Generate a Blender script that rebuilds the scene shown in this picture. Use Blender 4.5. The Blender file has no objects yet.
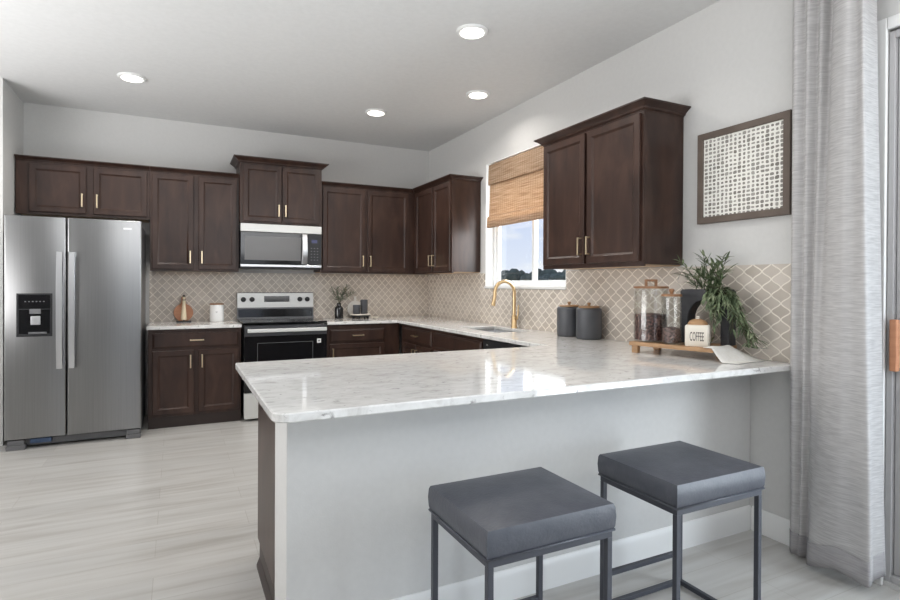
import bpy, bmesh, math, random
from mathutils import Vector, Matrix

PI = math.pi
sc = bpy.context.scene
COL = sc.collection

# ------------------------------------------------------------------ camera
F_PX = 552.6641
YAW, ROLL, PITCH = math.radians(26.3602), -0.0048, -0.0059
R0 = Vector((math.cos(YAW), -math.sin(YAW), 0)); D0 = Vector((math.sin(YAW), math.cos(YAW), 0)); U0 = Vector((0, 0, 1))
Dv = D0*math.cos(PITCH) + U0*math.sin(PITCH)
U1 = U0*math.cos(PITCH) - D0*math.sin(PITCH)
Rv = R0*math.cos(ROLL) - U1*math.sin(ROLL)
Uv = R0*math.sin(ROLL) + U1*math.cos(ROLL)
cd = bpy.data.cameras.new('camera'); cam = bpy.data.objects.new('camera', cd); COL.objects.link(cam)
cam.matrix_world = Matrix(((Rv.x, Uv.x, -Dv.x, -2.756), (Rv.y, Uv.y, -Dv.y, -6.1507), (Rv.z, Uv.z, -Dv.z, 1.299), (0, 0, 0, 1)))
cd.sensor_width = 36.0; cd.lens = F_PX/900*36.0
cd.shift_y = -(300-287.492)/900
cd.clip_start = 0.05; cd.clip_end = 500
sc.camera = cam

# ------------------------------------------------------------------ colour management
sc.view_settings.view_transform = 'Standard'; sc.view_settings.look = 'None'
sc.view_settings.gamma = 1.0; sc.view_settings.use_curve_mapping = False
sc.view_settings.exposure = 0.13
sc.cycles.use_denoising = True
sc.cycles.max_bounces = 10; sc.cycles.diffuse_bounces = 6; sc.cycles.glossy_bounces = 5
sc.cycles.transparent_max_bounces = 16; sc.cycles.caustics_reflective = False; sc.cycles.caustics_refractive = False
sc.cycles.sample_clamp_indirect = 6.0

# ------------------------------------------------------------------ world: blue sky with soft clouds
w = bpy.data.worlds.new('sky'); sc.world = w; w.use_nodes = True
nt = w.node_tree; nt.nodes.clear()
def N(tree, t, **kw):
    n = tree.nodes.new(t)
    for k, v in kw.items(): setattr(n, k, v)
    return n
wo = N(nt, 'ShaderNodeOutputWorld'); bg = N(nt, 'ShaderNodeBackground'); tc = N(nt, 'ShaderNodeTexCoord')
sep = N(nt, 'ShaderNodeSeparateXYZ'); nt.links.new(tc.outputs['Generated'], sep.inputs[0])
gr = N(nt, 'ShaderNodeValToRGB'); nt.links.new(sep.outputs['Z'], gr.inputs[0])
gr.color_ramp.elements[0].position = 0.0; gr.color_ramp.elements[0].color = (.80, .86, .97, 1)
gr.color_ramp.elements[1].position = .45; gr.color_ramp.elements[1].color = (.36, .58, .90, 1)
e = gr.color_ramp.elements.new(.14); e.color = (.60, .70, .92, 1)
mp = N(nt, 'ShaderNodeMapping'); mp.inputs['Scale'].default_value = (7, 7, 22); nt.links.new(tc.outputs['Generated'], mp.inputs[0])
no = N(nt, 'ShaderNodeTexNoise'); no.inputs['Scale'].default_value = 1.0; no.inputs['Detail'].default_value = 5; nt.links.new(mp.outputs[0], no.inputs['Vector'])
cr = N(nt, 'ShaderNodeValToRGB'); nt.links.new(no.outputs['Fac'], cr.inputs[0])
cr.color_ramp.elements[0].position = .50; cr.color_ramp.elements[0].color = (0, 0, 0, 1)
cr.color_ramp.elements[1].position = .68; cr.color_ramp.elements[1].color = (1, 1, 1, 1)
mx = N(nt, 'ShaderNodeMix', data_type='RGBA'); nt.links.new(cr.outputs[0], mx.inputs[0]); nt.links.new(gr.outputs[0], mx.inputs[6]); mx.inputs[7].default_value = (.93, .95, .98, 1)
nt.links.new(mx.outputs[2], bg.inputs[0]); bg.inputs[1].default_value = 1.02
nt.links.new(bg.outputs[0], wo.inputs[0])

# ------------------------------------------------------------------ daylight at slider and kitchen window, plus added fill lamps
def area(name, loc, rot, sx, sy, power, color):
    l = bpy.data.lights.new(name, 'AREA'); l.shape = 'RECTANGLE'; l.size = sx; l.size_y = sy; l.energy = power; l.color = color
    o = bpy.data.objects.new(name, l); COL.objects.link(o); o.location = loc; o.rotation_euler = rot
    return o
area('daylight_slider', (.35, -6.42, 1.25), (0, math.radians(90), 0), 2.2, 1.5, 108, (.84, .92, 1.0))
area('daylight_kitchen', (.40, -2.03, 1.75), (0, math.radians(90), 0), .6, 1.1, 26, (.95, .98, 1.0))
area('bounce_fill_rear', (-1.95, -7.3, 2.35), (math.radians(145), 0, 0), 3.4, 1.6, 72, (.98, .99, 1.0))  # added lamp behind the camera, aimed up to brighten ceiling and back wall
area('fill_side', (-7.3, -3.6, 1.5), (0, math.radians(-90), 0), 2.2, 4.5, 30, (.98, .99, 1.0))  # added fill lamp from the left; the side wall has no opening
area('bounce_fill_side', (-5.6, -3.2, 1.4), (0, math.radians(-150), 0), 2.0, 3.0, 112, (.99, .99, 1.0))  # added upward fill lamp, out of view on the left
CAN_WATTS = 10

# ------------------------------------------------------------------ materials
def mat(name, color=(.8, .8, .8), rough=.5, metal=0., spec=.5, coat=0., emit=None, estr=0.):
    m = bpy.data.materials.new(name); m.use_nodes = True
    b = m.node_tree.nodes['Principled BSDF']
    b.inputs['Base Color'].default_value = (*color, 1); b.inputs['Roughness'].default_value = rough
    b.inputs['Metallic'].default_value = metal; b.inputs['Specular IOR Level'].default_value = spec
    b.inputs['Coat Weight'].default_value = coat
    if emit: b.inputs['Emission Color'].default_value = (*emit, 1); b.inputs['Emission Strength'].default_value = estr
    return m
def ramp(t, fac, stops):
    r = N(t, 'ShaderNodeValToRGB'); els = r.color_ramp.elements
    els[0].position, els[0].color = stops[0][0], (*stops[0][1], 1)
    els[1].position, els[1].color = stops[-1][0], (*stops[-1][1], 1)
    for p, c in stops[1:-1]: els.new(p).color = (*c, 1)
    t.links.new(fac, r.inputs[0]); return r.outputs[0]
def noisy(name, stops, scale=(1, 1, 1), nscale=5., detail=4., rough=.5, metal=0., spec=.5, coat=0., bump=0., distort=0., bscale=None):
    m = mat(name, (.5, .5, .5), rough, metal, spec, coat); t = m.node_tree; b = t.nodes['Principled BSDF']
    tc = N(t, 'ShaderNodeTexCoord'); mp = N(t, 'ShaderNodeMapping'); mp.inputs['Scale'].default_value = scale
    t.links.new(tc.outputs['Object'], mp.inputs[0])
    n = N(t, 'ShaderNodeTexNoise'); n.inputs['Scale'].default_value = nscale; n.inputs['Detail'].default_value = detail; n.inputs['Distortion'].default_value = distort
    t.links.new(mp.outputs[0], n.inputs['Vector'])
    t.links.new(ramp(t, n.outputs['Fac'], stops), b.inputs['Base Color'])
    if bump:
        n2 = N(t, 'ShaderNodeTexNoise'); n2.inputs['Scale'].default_value = bscale or nscale; t.links.new(mp.outputs[0], n2.inputs['Vector'])
        bu = N(t, 'ShaderNodeBump'); bu.inputs['Strength'].default_value = bump; bu.inputs['Distance'].default_value = .01
        t.links.new(n2.outputs['Fac'], bu.inputs['Height']); t.links.new(bu.outputs[0], b.inputs['Normal'])
    return m
M = {}
M['wall'] = noisy('wall_paint', [(.3, (.60, .593, .58)), (.7, (.62, .613, .60))], nscale=40, rough=.85, spec=.2, bump=.05, bscale=160)
M['rear_wall'] = mat('darkened_rear_wall', (.22, .21, .20), .8)  # unseen rear wall, made dark to tone down the refrigerator's reflection
M['ceiling'] = noisy('ceiling_paint', [(.3, (.70, .70, .695)), (.7, (.73, .73, .725))], nscale=30, rough=.9, spec=.1, bump=.08, bscale=90)
M['white'] = mat('white_trim_paint', (.80, .80, .79), .4)
M['vinyl'] = mat('white_vinyl', (.80, .81, .81), .35)
M['door_vinyl'] = mat('grey_vinyl', (.47, .46, .465), .35)
M['wood'] = noisy('espresso_stained_wood', [(.30, (.024, .0120, .0090)), (.52, (.042, .0212, .0152)), (.75, (.068, .036, .026))], scale=(2.5, 2.5, .7), nscale=4, detail=8, rough=.36, spec=.40, distort=.6)
M['wood_dark'] = mat('espresso_dark_wood', (.026, .015, .012), .42)  # plain darker espresso for toe kicks and base trim
M['birch'] = mat('birch_underside', (.62, .45, .30), .5)
M['gold'] = mat('satin_brass', (.72, .52, .29), .28, 1.)
M['pull'] = mat('champagne_brass', (.80, .66, .45), .30, 1.)
M['steel'] = noisy('brushed_steel', [(.3, (.295, .293, .292)), (.7, (.325, .323, .322))], scale=(60, 60, .6), nscale=3, rough=.28, metal=1.)
M['steel_light'] = mat('bright_steel', (.70, .70, .71), .28, 1.)
M['steel_side'] = mat('grey_painted_steel', (.16, .16, .165), .45, .3)
M['panel_silver'] = mat('silver_panel', (.66, .66, .64), .38, .35)
M['dark_steel'] = mat('dark_steel', (.10, .10, .105), .32, .8)
M['black_gloss'] = mat('black_gloss', (.008, .008, .009), .08)
M['black'] = mat('black_plastic', (.014, .014, .016), .4)
M['black_matte'] = noisy('black_ceramic', [(.3, (.020, .020, .024)), (.7, (.035, .035, .040))], nscale=30, rough=.55, bump=.1)
M['mw_glass'] = mat('smoked_glass', (.115, .112, .112), .22)
M['display'] = mat('blue_display', (.02, .02, .06), .2, emit=(.25, .28, .55), estr=.12)
M['charcoal'] = noisy('charcoal_metal', [(.3, (.060, .063, .072)), (.7, (.072, .075, .084))], nscale=8, rough=.42)
M['oak'] = noisy('oak_wood', [(.3, (.30, .165, .075)), (.7, (.46, .275, .14))], scale=(3, 3, 12), nscale=4, detail=6, rough=.5, distort=.8)
M['walnut'] = noisy('acacia_wood', [(.3, (.20, .095, .045)), (.7, (.36, .19, .095))], scale=(10, 3, 3), nscale=4, detail=6, rough=.45, distort=.8)
M['copper_wood'] = noisy('reddish_wood', [(.3, (.48, .20, .10)), (.7, (.60, .29, .16))], scale=(2, 2, 10), nscale=4, rough=.5)
M['cream'] = mat('cream_ceramic', (.80, .75, .66), .4)
M['ivory'] = mat('ivory_paint', (.78, .66, .47), .5)
M['white_ceramic'] = mat('white_ceramic', (.85, .85, .84), .25)
M['ink'] = mat('dark_ink', (.10, .085, .075), .6)
M['linen_white'] = noisy('white_linen', [(.3, (.78, .75, .70)), (.7, (.84, .82, .78))], nscale=60, rough=.9, bump=.2)
M['leaf'] = noisy('green_leaf', [(.32, (.055, .080, .040)), (.50, (.13, .175, .090)), (.66, (.30, .34, .21))], nscale=26, rough=.5)
M['leaf_grey'] = noisy('sage_leaf', [(.3, (.12, .14, .10)), (.7, (.26, .28, .20))], nscale=14, rough=.6)
M['stem'] = mat('brown_stem', (.09, .085, .04), .7)
M['leather'] = noisy('blue_grey_leather', [(.3, (.052, .056, .070)), (.7, (.074, .078, .094))], nscale=22, detail=6, rough=.40, bump=.10, bscale=120)
M['frame_metal'] = mat('dark_painted_metal', (.050, .053, .066), .42, .2)
M['brown_frame'] = noisy('taupe_wood', [(.3, (.105, .078, .062)), (.7, (.135, .103, .083))], scale=(2, 2, 2), nscale=6, rough=.6)
M['beans'] = noisy('coffee_beans', [(.38, (.030, .012, .010)), (.5, (.10, .045, .038)), (.62, (.22, .12, .10))], nscale=90, detail=2, rough=.5, bump=.6)
M['lawn'] = noisy('lawn_grass', [(.3, (.16, .22, .07)), (.7, (.25, .31, .11))], nscale=3, rough=.95)
M['tree'] = noisy('tree_foliage', [(.3, (.070, .074, .060)), (.7, (.135, .14, .115))], nscale=1.2, detail=8, rough=.95)
M['concrete'] = noisy('concrete', [(.3, (.50, .50, .49)), (.7, (.58, .57, .56))], nscale=8, rough=.9)
M['blue_tag'] = mat('blue_plastic', (.05, .085, .16), .4)
M['lamp'] = mat('led_diffuser', (1, 1, 1), .5, emit=(1, .95, .88), estr=5.0)
M['rubber'] = mat('dark_gasket', (.06, .06, .075), .5)

def glass_mat(name, tint=(1, 1, 1), base=.04, edge=.5, gloss=.02):
    m = bpy.data.materials.new(name); m.use_nodes = True; t = m.node_tree; t.nodes.clear()
    o = N(t, 'ShaderNodeOutputMaterial'); tr = N(t, 'ShaderNodeBsdfTransparent'); gl = N(t, 'ShaderNodeBsdfGlossy'); mx = N(t, 'ShaderNodeMixShader'); lw = N(t, 'ShaderNodeLayerWeight')
    lw.inputs[0].default_value = .5
    tr.inputs[0].default_value = (*tint, 1); gl.inputs['Roughness'].default_value = gloss
    p = N(t, 'ShaderNodeMath', operation='POWER'); p.inputs[1].default_value = 4.0
    mu = N(t, 'ShaderNodeMath', operation='MULTIPLY_ADD'); mu.inputs[1].default_value = edge; mu.inputs[2].default_value = base
    t.links.new(lw.outputs['Facing'], p.inputs[0]); t.links.new(p.outputs[0], mu.inputs[0]); t.links.new(mu.outputs[0], mx.inputs[0])
    t.links.new(tr.outputs[0], mx.inputs[1]); t.links.new(gl.outputs[0], mx.inputs[2]); t.links.new(mx.outputs[0], o.inputs[0]); return m
M['glass'] = glass_mat('window_glass', (.98, .985, .985), .03, .4)
M['jar_glass'] = glass_mat('jar_glass', (.95, .955, .95), .05, .55, .03)

def math_chain(t):
    def f(op, a, b=None, c=None):
        n = N(t, 'ShaderNodeMath', operation=op)
        for i, v in enumerate((a, b, c)):
            if v is None: continue
            if isinstance(v, (int, float)): n.inputs[i].default_value = v
            else: t.links.new(v, n.inputs[i])
        return n.outputs[0]
    return f
def tile_mat(name, axis, s=.051, P=.082, kk=.2, off=0., zoff=0.):
    """arabesque (lantern) tiles: wavy grout lines that pinch together"""
    m = mat(name, (.5, .5, .5), .22, 0., .5); t = m.node_tree; b = t.nodes['Principled BSDF']; f = math_chain(t)
    tc = N(t, 'ShaderNodeTexCoord'); sp = N(t, 'ShaderNodeSeparateXYZ'); t.links.new(tc.outputs['Object'], sp.inputs[0])
    u = f('DIVIDE', f('ADD', sp.outputs['XY'.index(axis)], off), s); v = f('DIVIDE', f('ADD', sp.outputs['Z'], zoff), P)
    A = .462
    s0 = f('SINE', f('MULTIPLY', v, 2*PI)); sv = f('ADD', f('MULTIPLY', s0, 1-kk), f('MULTIPLY', f('ARCSINE', s0), kk*2/PI)); cv = f('COSINE', f('MULTIPLY', v, 2*PI))
    # a wave squared up a little towards its extremes, as the tiles bulge
    pp = f('SUBTRACT', f('PINGPONG', u, 1.0), .5)
    dlt = f('SUBTRACT', pp, f('MULTIPLY', sv, A))
    slope = f('MULTIPLY', cv, A*s*2*PI/P)
    norm = f('SQRT', f('ADD', 1.0, f('MULTIPLY', slope, slope)))
    d = f('DIVIDE', f('MULTIPLY', f('ABSOLUTE', dlt), s), norm)
    line = f('SMOOTH_MIN', d, .02, .0001)
    mr = N(t, 'ShaderNodeMapRange', interpolation_type='SMOOTHSTEP'); t.links.new(line, mr.inputs['Value'])
    mr.inputs['From Min'].default_value = .0023; mr.inputs['From Max'].default_value = .0040; mr.inputs['To Min'].default_value = 1; mr.inputs['To Max'].default_value = 0
    # tile number -> slight shade change from tile to tile
    k = f('FLOOR', u); odd = f('MODULO', f('ABSOLUTE', k), 2.0)
    sg = f('SUBTRACT', 1.0, f('MULTIPLY', odd, 2.0))
    side = f('GREATER_THAN', f('MULTIPLY', dlt, sg), 0.0)
    colm = f('ADD', k, side)
    row = f('FLOOR', f('ADD', v, f('ADD', .25, f('MULTIPLY', f('MODULO', f('ABSOLUTE', colm), 2.0), .5))))
    cb = N(t, 'ShaderNodeCombineXYZ'); t.links.new(colm, cb.inputs[0]); t.links.new(row, cb.inputs[1])
    wn = N(t, 'ShaderNodeTexWhiteNoise', noise_dimensions='2D'); t.links.new(cb.outputs[0], wn.inputs['Vector'])
    tcol = ramp(t, wn.outputs['Value'], [(0., (.47, .415, .36)), (1., (.60, .54, .48))])
    mx = N(t, 'ShaderNodeMix', data_type='RGBA'); t.links.new(mr.outputs[0], mx.inputs[0]); t.links.new(tcol, mx.inputs[6]); mx.inputs[7].default_value = (.80, .745, .66, 1)
    t.links.new(mx.outputs[2], b.inputs['Base Color'])
    rr = N(t, 'ShaderNodeMapRange'); t.links.new(mr.outputs[0], rr.inputs['Value']); rr.inputs['To Min'].default_value = .22; rr.inputs['To Max'].default_value = .8
    t.links.new(rr.outputs[0], b.inputs['Roughness'])
    bu = N(t, 'ShaderNodeBump', invert=True); bu.inputs['Strength'].default_value = .35; bu.inputs['Distance'].default_value = .002
    t.links.new(mr.outputs[0], bu.inputs['Height']); t.links.new(bu.outputs[0], b.inputs['Normal'])
    return m
M['tile_x'] = tile_mat('arabesque_tile_back', 'X', .040, .086, .7); M['tile_y'] = tile_mat('arabesque_tile_right', 'Y')

def quartz():
    m = mat('white_quartz', (.8, .8, .8), .06, 0., .5); t = m.node_tree; b = t.nodes['Principled BSDF']
    tc = N(t, 'ShaderNodeTexCoord'); mp = N(t, 'ShaderNodeMapping'); mp.inputs['Rotation'].default_value = (0, 0, .5); mp.inputs['Location'].default_value = (.37, .81, 0); mp.inputs['Scale'].default_value = (1, 2.2, 1)
    t.links.new(tc.outputs['Object'], mp.inputs[0])
    a = N(t, 'ShaderNodeTexNoise'); a.inputs['Scale'].default_value = 9; a.inputs['Detail'].default_value = 7; a.inputs['Roughness'].default_value = .65; a.inputs['Distortion'].default_value = 1.2
    t.links.new(mp.outputs[0], a.inputs['Vector'])
    base = ramp(t, a.outputs['Fac'], [(.30, (.55, .535, .515)), (.46, (.70, .69, .672)), (.62, (.77, .76, .745))])
    s = N(t, 'ShaderNodeTexNoise'); s.inputs['Scale'].default_value = 26; s.inputs['Detail'].default_value = 3; s.inputs['Distortion'].default_value = .8; t.links.new(mp.outputs[0], s.inputs['Vector'])
    fl = ramp(t, s.outputs['Fac'], [(.28, (.36, .35, .35)), (.37, (1, 1, 1))])
    mu = N(t, 'ShaderNodeMix', data_type='RGBA', blend_type='MULTIPLY'); mu.inputs[0].default_value = .8
    t.links.new(base, mu.inputs[6]); t.links.new(fl, mu.inputs[7]); t.links.new(mu.outputs[2], b.inputs['Base Color'])
    return m
M['quartz'] = quartz()

def planks():
    m = mat('porcelain_plank_floor', (.6, .6, .6), .32, 0., .5); t = m.node_tree; b = t.nodes['Principled BSDF']
    tc = N(t, 'ShaderNodeTexCoord')
    br = N(t, 'ShaderNodeTexBrick'); br.offset = .37; br.offset_frequency = 2
    t.links.new(tc.outputs['Object'], br.inputs['Vector'])
    br.inputs['Scale'].default_value = 1.0; br.inputs['Brick Width'].default_value = 1.2; br.inputs['Row Height'].default_value = .20
    br.inputs['Mortar Size'].default_value = .0018; br.inputs['Mortar Smooth'].default_value = .3; br.inputs['Bias'].default_value = 0
    br.inputs['Color1'].default_value = (.93, .93, .93, 1); br.inputs['Color2'].default_value = (1.03, 1.03, 1.03, 1); br.inputs['Mortar'].default_value = (.80, .78, .75, 1)
    mp = N(t, 'ShaderNodeMapping'); mp.inputs['Scale'].default_value = (.55, 7.5, 1); t.links.new(tc.outputs['Object'], mp.inputs[0])
    n = N(t, 'ShaderNodeTexNoise'); n.inputs['Scale'].default_value = 2.4; n.inputs['Detail'].default_value = 7; n.inputs['Distortion'].default_value = .5; t.links.new(mp.outputs[0], n.inputs['Vector'])
    st = ramp(t, n.outputs['Fac'], [(.28, (.40, .378, .350)), (.48, (.495, .480, .457)), (.70, (.55, .54, .52))])
    mu = N(t, 'ShaderNodeMix', data_type='RGBA', blend_type='MULTIPLY'); mu.inputs[0].default_value = 1
    t.links.new(st, mu.inputs[6]); t.links.new(br.outputs['Color'], mu.inputs[7]); t.links.new(mu.outputs[2], b.inputs['Base Color'])
    return m
M['floor'] = planks()

def woven_shade():
    m = mat('woven_bamboo', (.5, .3, .2), .8); t = m.node_tree; b = t.nodes['Principled BSDF']
    tc = N(t, 'ShaderNodeTexCoord'); mp = N(t, 'ShaderNodeMapping'); mp.inputs['Scale'].default_value = (1, 3, 110); t.links.new(tc.outputs['Object'], mp.inputs[0])
    n = N(t, 'ShaderNodeTexNoise'); n.inputs['Scale'].default_value = 1.4; n.inputs['Detail'].default_value = 4; t.links.new(mp.outputs[0], n.inputs['Vector'])
    c1 = ramp(t, n.outputs['Fac'], [(.32, (.38, .24, .145)), (.50, (.58, .415, .28)), (.68, (.72, .56, .42))])
    wv = N(t, 'ShaderNodeTexWave', wave_type='BANDS', bands_direction='Y'); wv.inputs['Scale'].default_value = 9; wv.inputs['Distortion'].default_value = .3; t.links.new(tc.outputs['Object'], wv.inputs['Vector'])
    c2 = ramp(t, wv.outputs['Fac'], [(.0, (.80, .74, .66)), (.18, (1, 1, 1))])
    mu = N(t, 'ShaderNodeMix', data_type='RGBA', blend_type='MULTIPLY'); mu.inputs[0].default_value = 1
    t.links.new(c1, mu.inputs[6]); t.links.new(c2, mu.inputs[7]); t.links.new(mu.outputs[2], b.inputs['Base Color'])
    # thin weave: some daylight comes through it
    tl = N(t, 'ShaderNodeBsdfTranslucent'); t.links.new(mu.outputs[2], tl.inputs[0]); ms = N(t, 'ShaderNodeMixShader'); ms.inputs[0].default_value = .45
    out = t.nodes['Material Output']; t.links.new(b.outputs[0], ms.inputs[1]); t.links.new(tl.outputs[0], ms.inputs[2]); t.links.new(ms.outputs[0], out.inputs[0])
    return m
M['shade'] = woven_shade()

def curtain_mat():
    m = mat('grey_linen', (.4, .4, .4), .9, spec=.1); t = m.node_tree; b = t.nodes['Principled BSDF']
    tc = N(t, 'ShaderNodeTexCoord'); mp = N(t, 'ShaderNodeMapping'); mp.inputs['Scale'].default_value = (16, 16, 230); t.links.new(tc.outputs['Object'], mp.inputs[0])
    n = N(t, 'ShaderNodeTexNoise'); n.inputs['Scale'].default_value = 1; n.inputs['Detail'].default_value = 5; t.links.new(mp.outputs[0], n.inputs['Vector'])
    c = ramp(t, n.outputs['Fac'], [(.30, (.50, .485, .485)), (.50, (.60, .585, .58)), (.70, (.69, .675, .67))]); t.links.new(c, b.inputs['Base Color'])
    tl = N(t, 'ShaderNodeBsdfTranslucent'); t.links.new(c, tl.inputs[0]); ms = N(t, 'ShaderNodeMixShader'); ms.inputs[0].default_value = .25
    out = t.nodes['Material Output']; t.links.new(b.outputs[0], ms.inputs[1]); t.links.new(tl.outputs[0], ms.inputs[2]); t.links.new(ms.outputs[0], out.inputs[0])
    return m
M['curtain'] = curtain_mat()

def canvas_mat():
    """off-white brush-stroke grid over a taupe ground"""
    m = mat('woven_brush_print', (.7, .7, .7), .8); t = m.node_tree; b = t.nodes['Principled BSDF']; f = math_chain(t)
    tc = N(t, 'ShaderNodeTexCoord')
    n = N(t, 'ShaderNodeTexNoise'); n.inputs['Scale'].default_value = 22; n.inputs['Detail'].default_value = 2; t.links.new(tc.outputs['Object'], n.inputs['Vector'])
    sp = N(t, 'ShaderNodeSeparateXYZ'); t.links.new(tc.outputs['Object'], sp.inputs[0]); sn = N(t, 'ShaderNodeSeparateXYZ'); t.links.new(n.outputs['Color'], sn.inputs[0])
    u = f('DIVIDE', f('ADD', sp.outputs['Y'], f('MULTIPLY', sn.outputs['X'], .010)), .0262)
    v = f('DIVIDE', f('ADD', sp.outputs['Z'], f('MULTIPLY', sn.outputs['Y'], .010)), .0225)
    cb = N(t, 'ShaderNodeCombineXYZ'); t.links.new(f('FLOOR', u), cb.inputs[0]); t.links.new(f('FLOOR', v), cb.inputs[1])
    wn = N(t, 'ShaderNodeTexWhiteNoise', noise_dimensions='2D'); t.links.new(cb.outputs[0], wn.inputs['Vector']); sw = N(t, 'ShaderNodeSeparateXYZ'); t.links.new(wn.outputs['Color'], sw.inputs[0])
    fu = f('ABSOLUTE', f('SUBTRACT', f('FRACT', u), .5)); fv = f('ABSOLUTE', f('SUBTRACT', f('FRACT', v), .5))
    hu = f('ADD', .235, f('MULTIPLY', sw.outputs['X'], .20)); hv = f('ADD', .22, f('MULTIPLY', sw.outputs['Y'], .22))
    q = f('ADD', f('POWER', f('DIVIDE', fu, hu), 3.0), f('POWER', f('DIVIDE', fv, hv), 3.0))
    hole = f('LESS_THAN', q, 1.0)
    hc = ramp(t, sw.outputs['Z'], [(0., (.17, .155, .135)), (1., (.36, .34, .31))])
    mx = N(t, 'ShaderNodeMix', data_type='RGBA'); t.links.new(hole, mx.inputs[0]); mx.inputs[6].default_value = (.82, .80, .75, 1); t.links.new(hc, mx.inputs[7])
    t.links.new(mx.outputs[2], b.inputs['Base Color']); return m
M['canvas'] = canvas_mat()

# ------------------------------------------------------------------ mesh helpers
class MB:
    def __init__(s): s.v = []; s.f = []
    def add(s, vs, fs):
        o = len(s.v); s.v += [tuple(p) for p in vs]; s.f += [tuple(i+o for i in q) for q in fs]; return s
    def box(s, x0, x1, y0, y1, z0, z1):
        x0, x1 = min(x0, x1), max(x0, x1); y0, y1 = min(y0, y1), max(y0, y1); z0, z1 = min(z0, z1), max(z0, z1)
        return s.add([(x0, y0, z0), (x1, y0, z0), (x1, y1, z0), (x0, y1, z0), (x0, y0, z1), (x1, y0, z1), (x1, y1, z1), (x0, y1, z1)],
                     [(0, 3, 2, 1), (4, 5, 6, 7), (0, 1, 5, 4), (1, 2, 6, 5), (2, 3, 7, 6), (3, 0, 4, 7)])
    def loft(s, rings, cap=True, close=False):
        n = len(rings[0]); vs = [p for r in rings for p in r]; fs = []
        for i in range(len(rings)-1 + (1 if close else 0)):
            a, b = i*n, ((i+1) % len(rings))*n
            for j in range(n): fs.append((a+j, a+(j+1) % n, b+(j+1) % n, b+j))
        if cap and not close: fs.append(tuple(range(n))[::-1]); fs.append(tuple(range((len(rings)-1)*n, len(rings)*n)))
        return s.add(vs, fs)
    def lathe(s, prof, c=(0, 0, 0), n=32, cap=True):
        return s.loft([[(c[0]+r*math.cos(2*PI*k/n), c[1]+r*math.sin(2*PI*k/n), c[2]+z) for k in range(n)] for r, z in prof], cap)
    def tube(s, path, r, n=12, cap=True):
        path = [Vector(p) for p in path]; rs = r if isinstance(r, (list, tuple)) else [r]*len(path); rings = []
        t0 = (path[1]-path[0]).normalized(); up = Vector((0, 0, 1)) if abs(t0.z) < .9 else Vector((0, 1, 0))
        for i, p in enumerate(path):
            t = (path[min(i+1, len(path)-1)]-path[max(i-1, 0)]).normalized()
            a = (up - t*up.dot(t)).normalized(); b = t.cross(a); up = a
            rings.append([p + (a*math.cos(2*PI*k/n)+b*math.sin(2*PI*k/n))*rs[i] for k in range(n)])
        return s.loft(rings, cap)
    def rrect(s, cx, cy, wx, wy, levels, rad=.02, n=6):
        """rounded-rectangle column; levels = [(z, inset)]"""
        rings = []
        for z, ins in levels:
            r = max(rad-ins, .001); hx, hy = wx/2-ins-r, wy/2-ins-r; ring = []
            for q, (sx, sy) in enumerate(((1, 1), (-1, 1), (-1, -1), (1, -1))):
                for k in range(n+1):
                    a = q*PI/2 + k*PI/2/n; ring.append((cx+sx*hx+r*math.cos(a), cy+sy*hy+r*math.sin(a), z))
            rings.append(ring)
        return s.loft(rings)
    def xf(s, m):
        s.v = [tuple(m @ Vector(p)) for p in s.v]; return s
    def build(s, name, m, parent=None, smooth=False, bevel=0., seg=2, subsurf=0, loc=None):
        me = bpy.data.meshes.new(name); me.from_pydata(s.v, [], s.f); me.validate(); me.update()
        bm = bmesh.new(); bm.from_mesh(me); bmesh.ops.remove_doubles(bm, verts=bm.verts, dist=1e-6) if getattr(s, 'weld', False) else None; bmesh.ops.recalc_face_normals(bm, faces=bm.faces); bm.to_mesh(me); bm.free()
        me.materials.append(m)
        o = bpy.data.objects.new(name, me); COL.objects.link(o)
        if parent: o.parent = parent
        if loc: o.location = loc
        if smooth is True: me.polygons.foreach_set('use_smooth', [True]*len(me.polygons))
        elif smooth: me.shade_smooth() if False else me.polygons.foreach_set('use_smooth', [True]*len(me.polygons)); 
        if smooth and smooth is not True: me.set_sharp_from_angle(angle=math.radians(smooth))
        if bevel:
            b = o.modifiers.new('bevel', 'BEVEL'); b.width = bevel; b.segments = seg; b.limit_method = 'ANGLE'; b.angle_limit = math.radians(40)
            me.polygons.foreach_set('use_smooth', [True]*len(me.polygons)); b.harden_normals = True
        if subsurf:
            q = o.modifiers.new('smooth', 'SUBSURF'); q.levels = q.render_levels = subsurf
        return o
def offset_loop(loop, d):
    """move a closed loop inwards by d (counter-clockwise loops shrink)"""
    n = len(loop); P2 = [Vector(p) for p in loop]
    area = sum(P2[i].x*P2[(i+1) % n].y-P2[(i+1) % n].x*P2[i].y for i in range(n)); sg = 1 if area > 0 else -1; out = []
    for i in range(n):
        d1 = (P2[i]-P2[i-1]).normalized(); d2 = (P2[(i+1) % n]-P2[i]).normalized()
        n1 = Vector((-d1.y, d1.x))*sg; n2 = Vector((-d2.y, d2.x))*sg; nn = (n1+n2).normalized(); out.append(tuple(P2[i]+nn*(d/max(nn.dot(n1), .35))))
    return out
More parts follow.
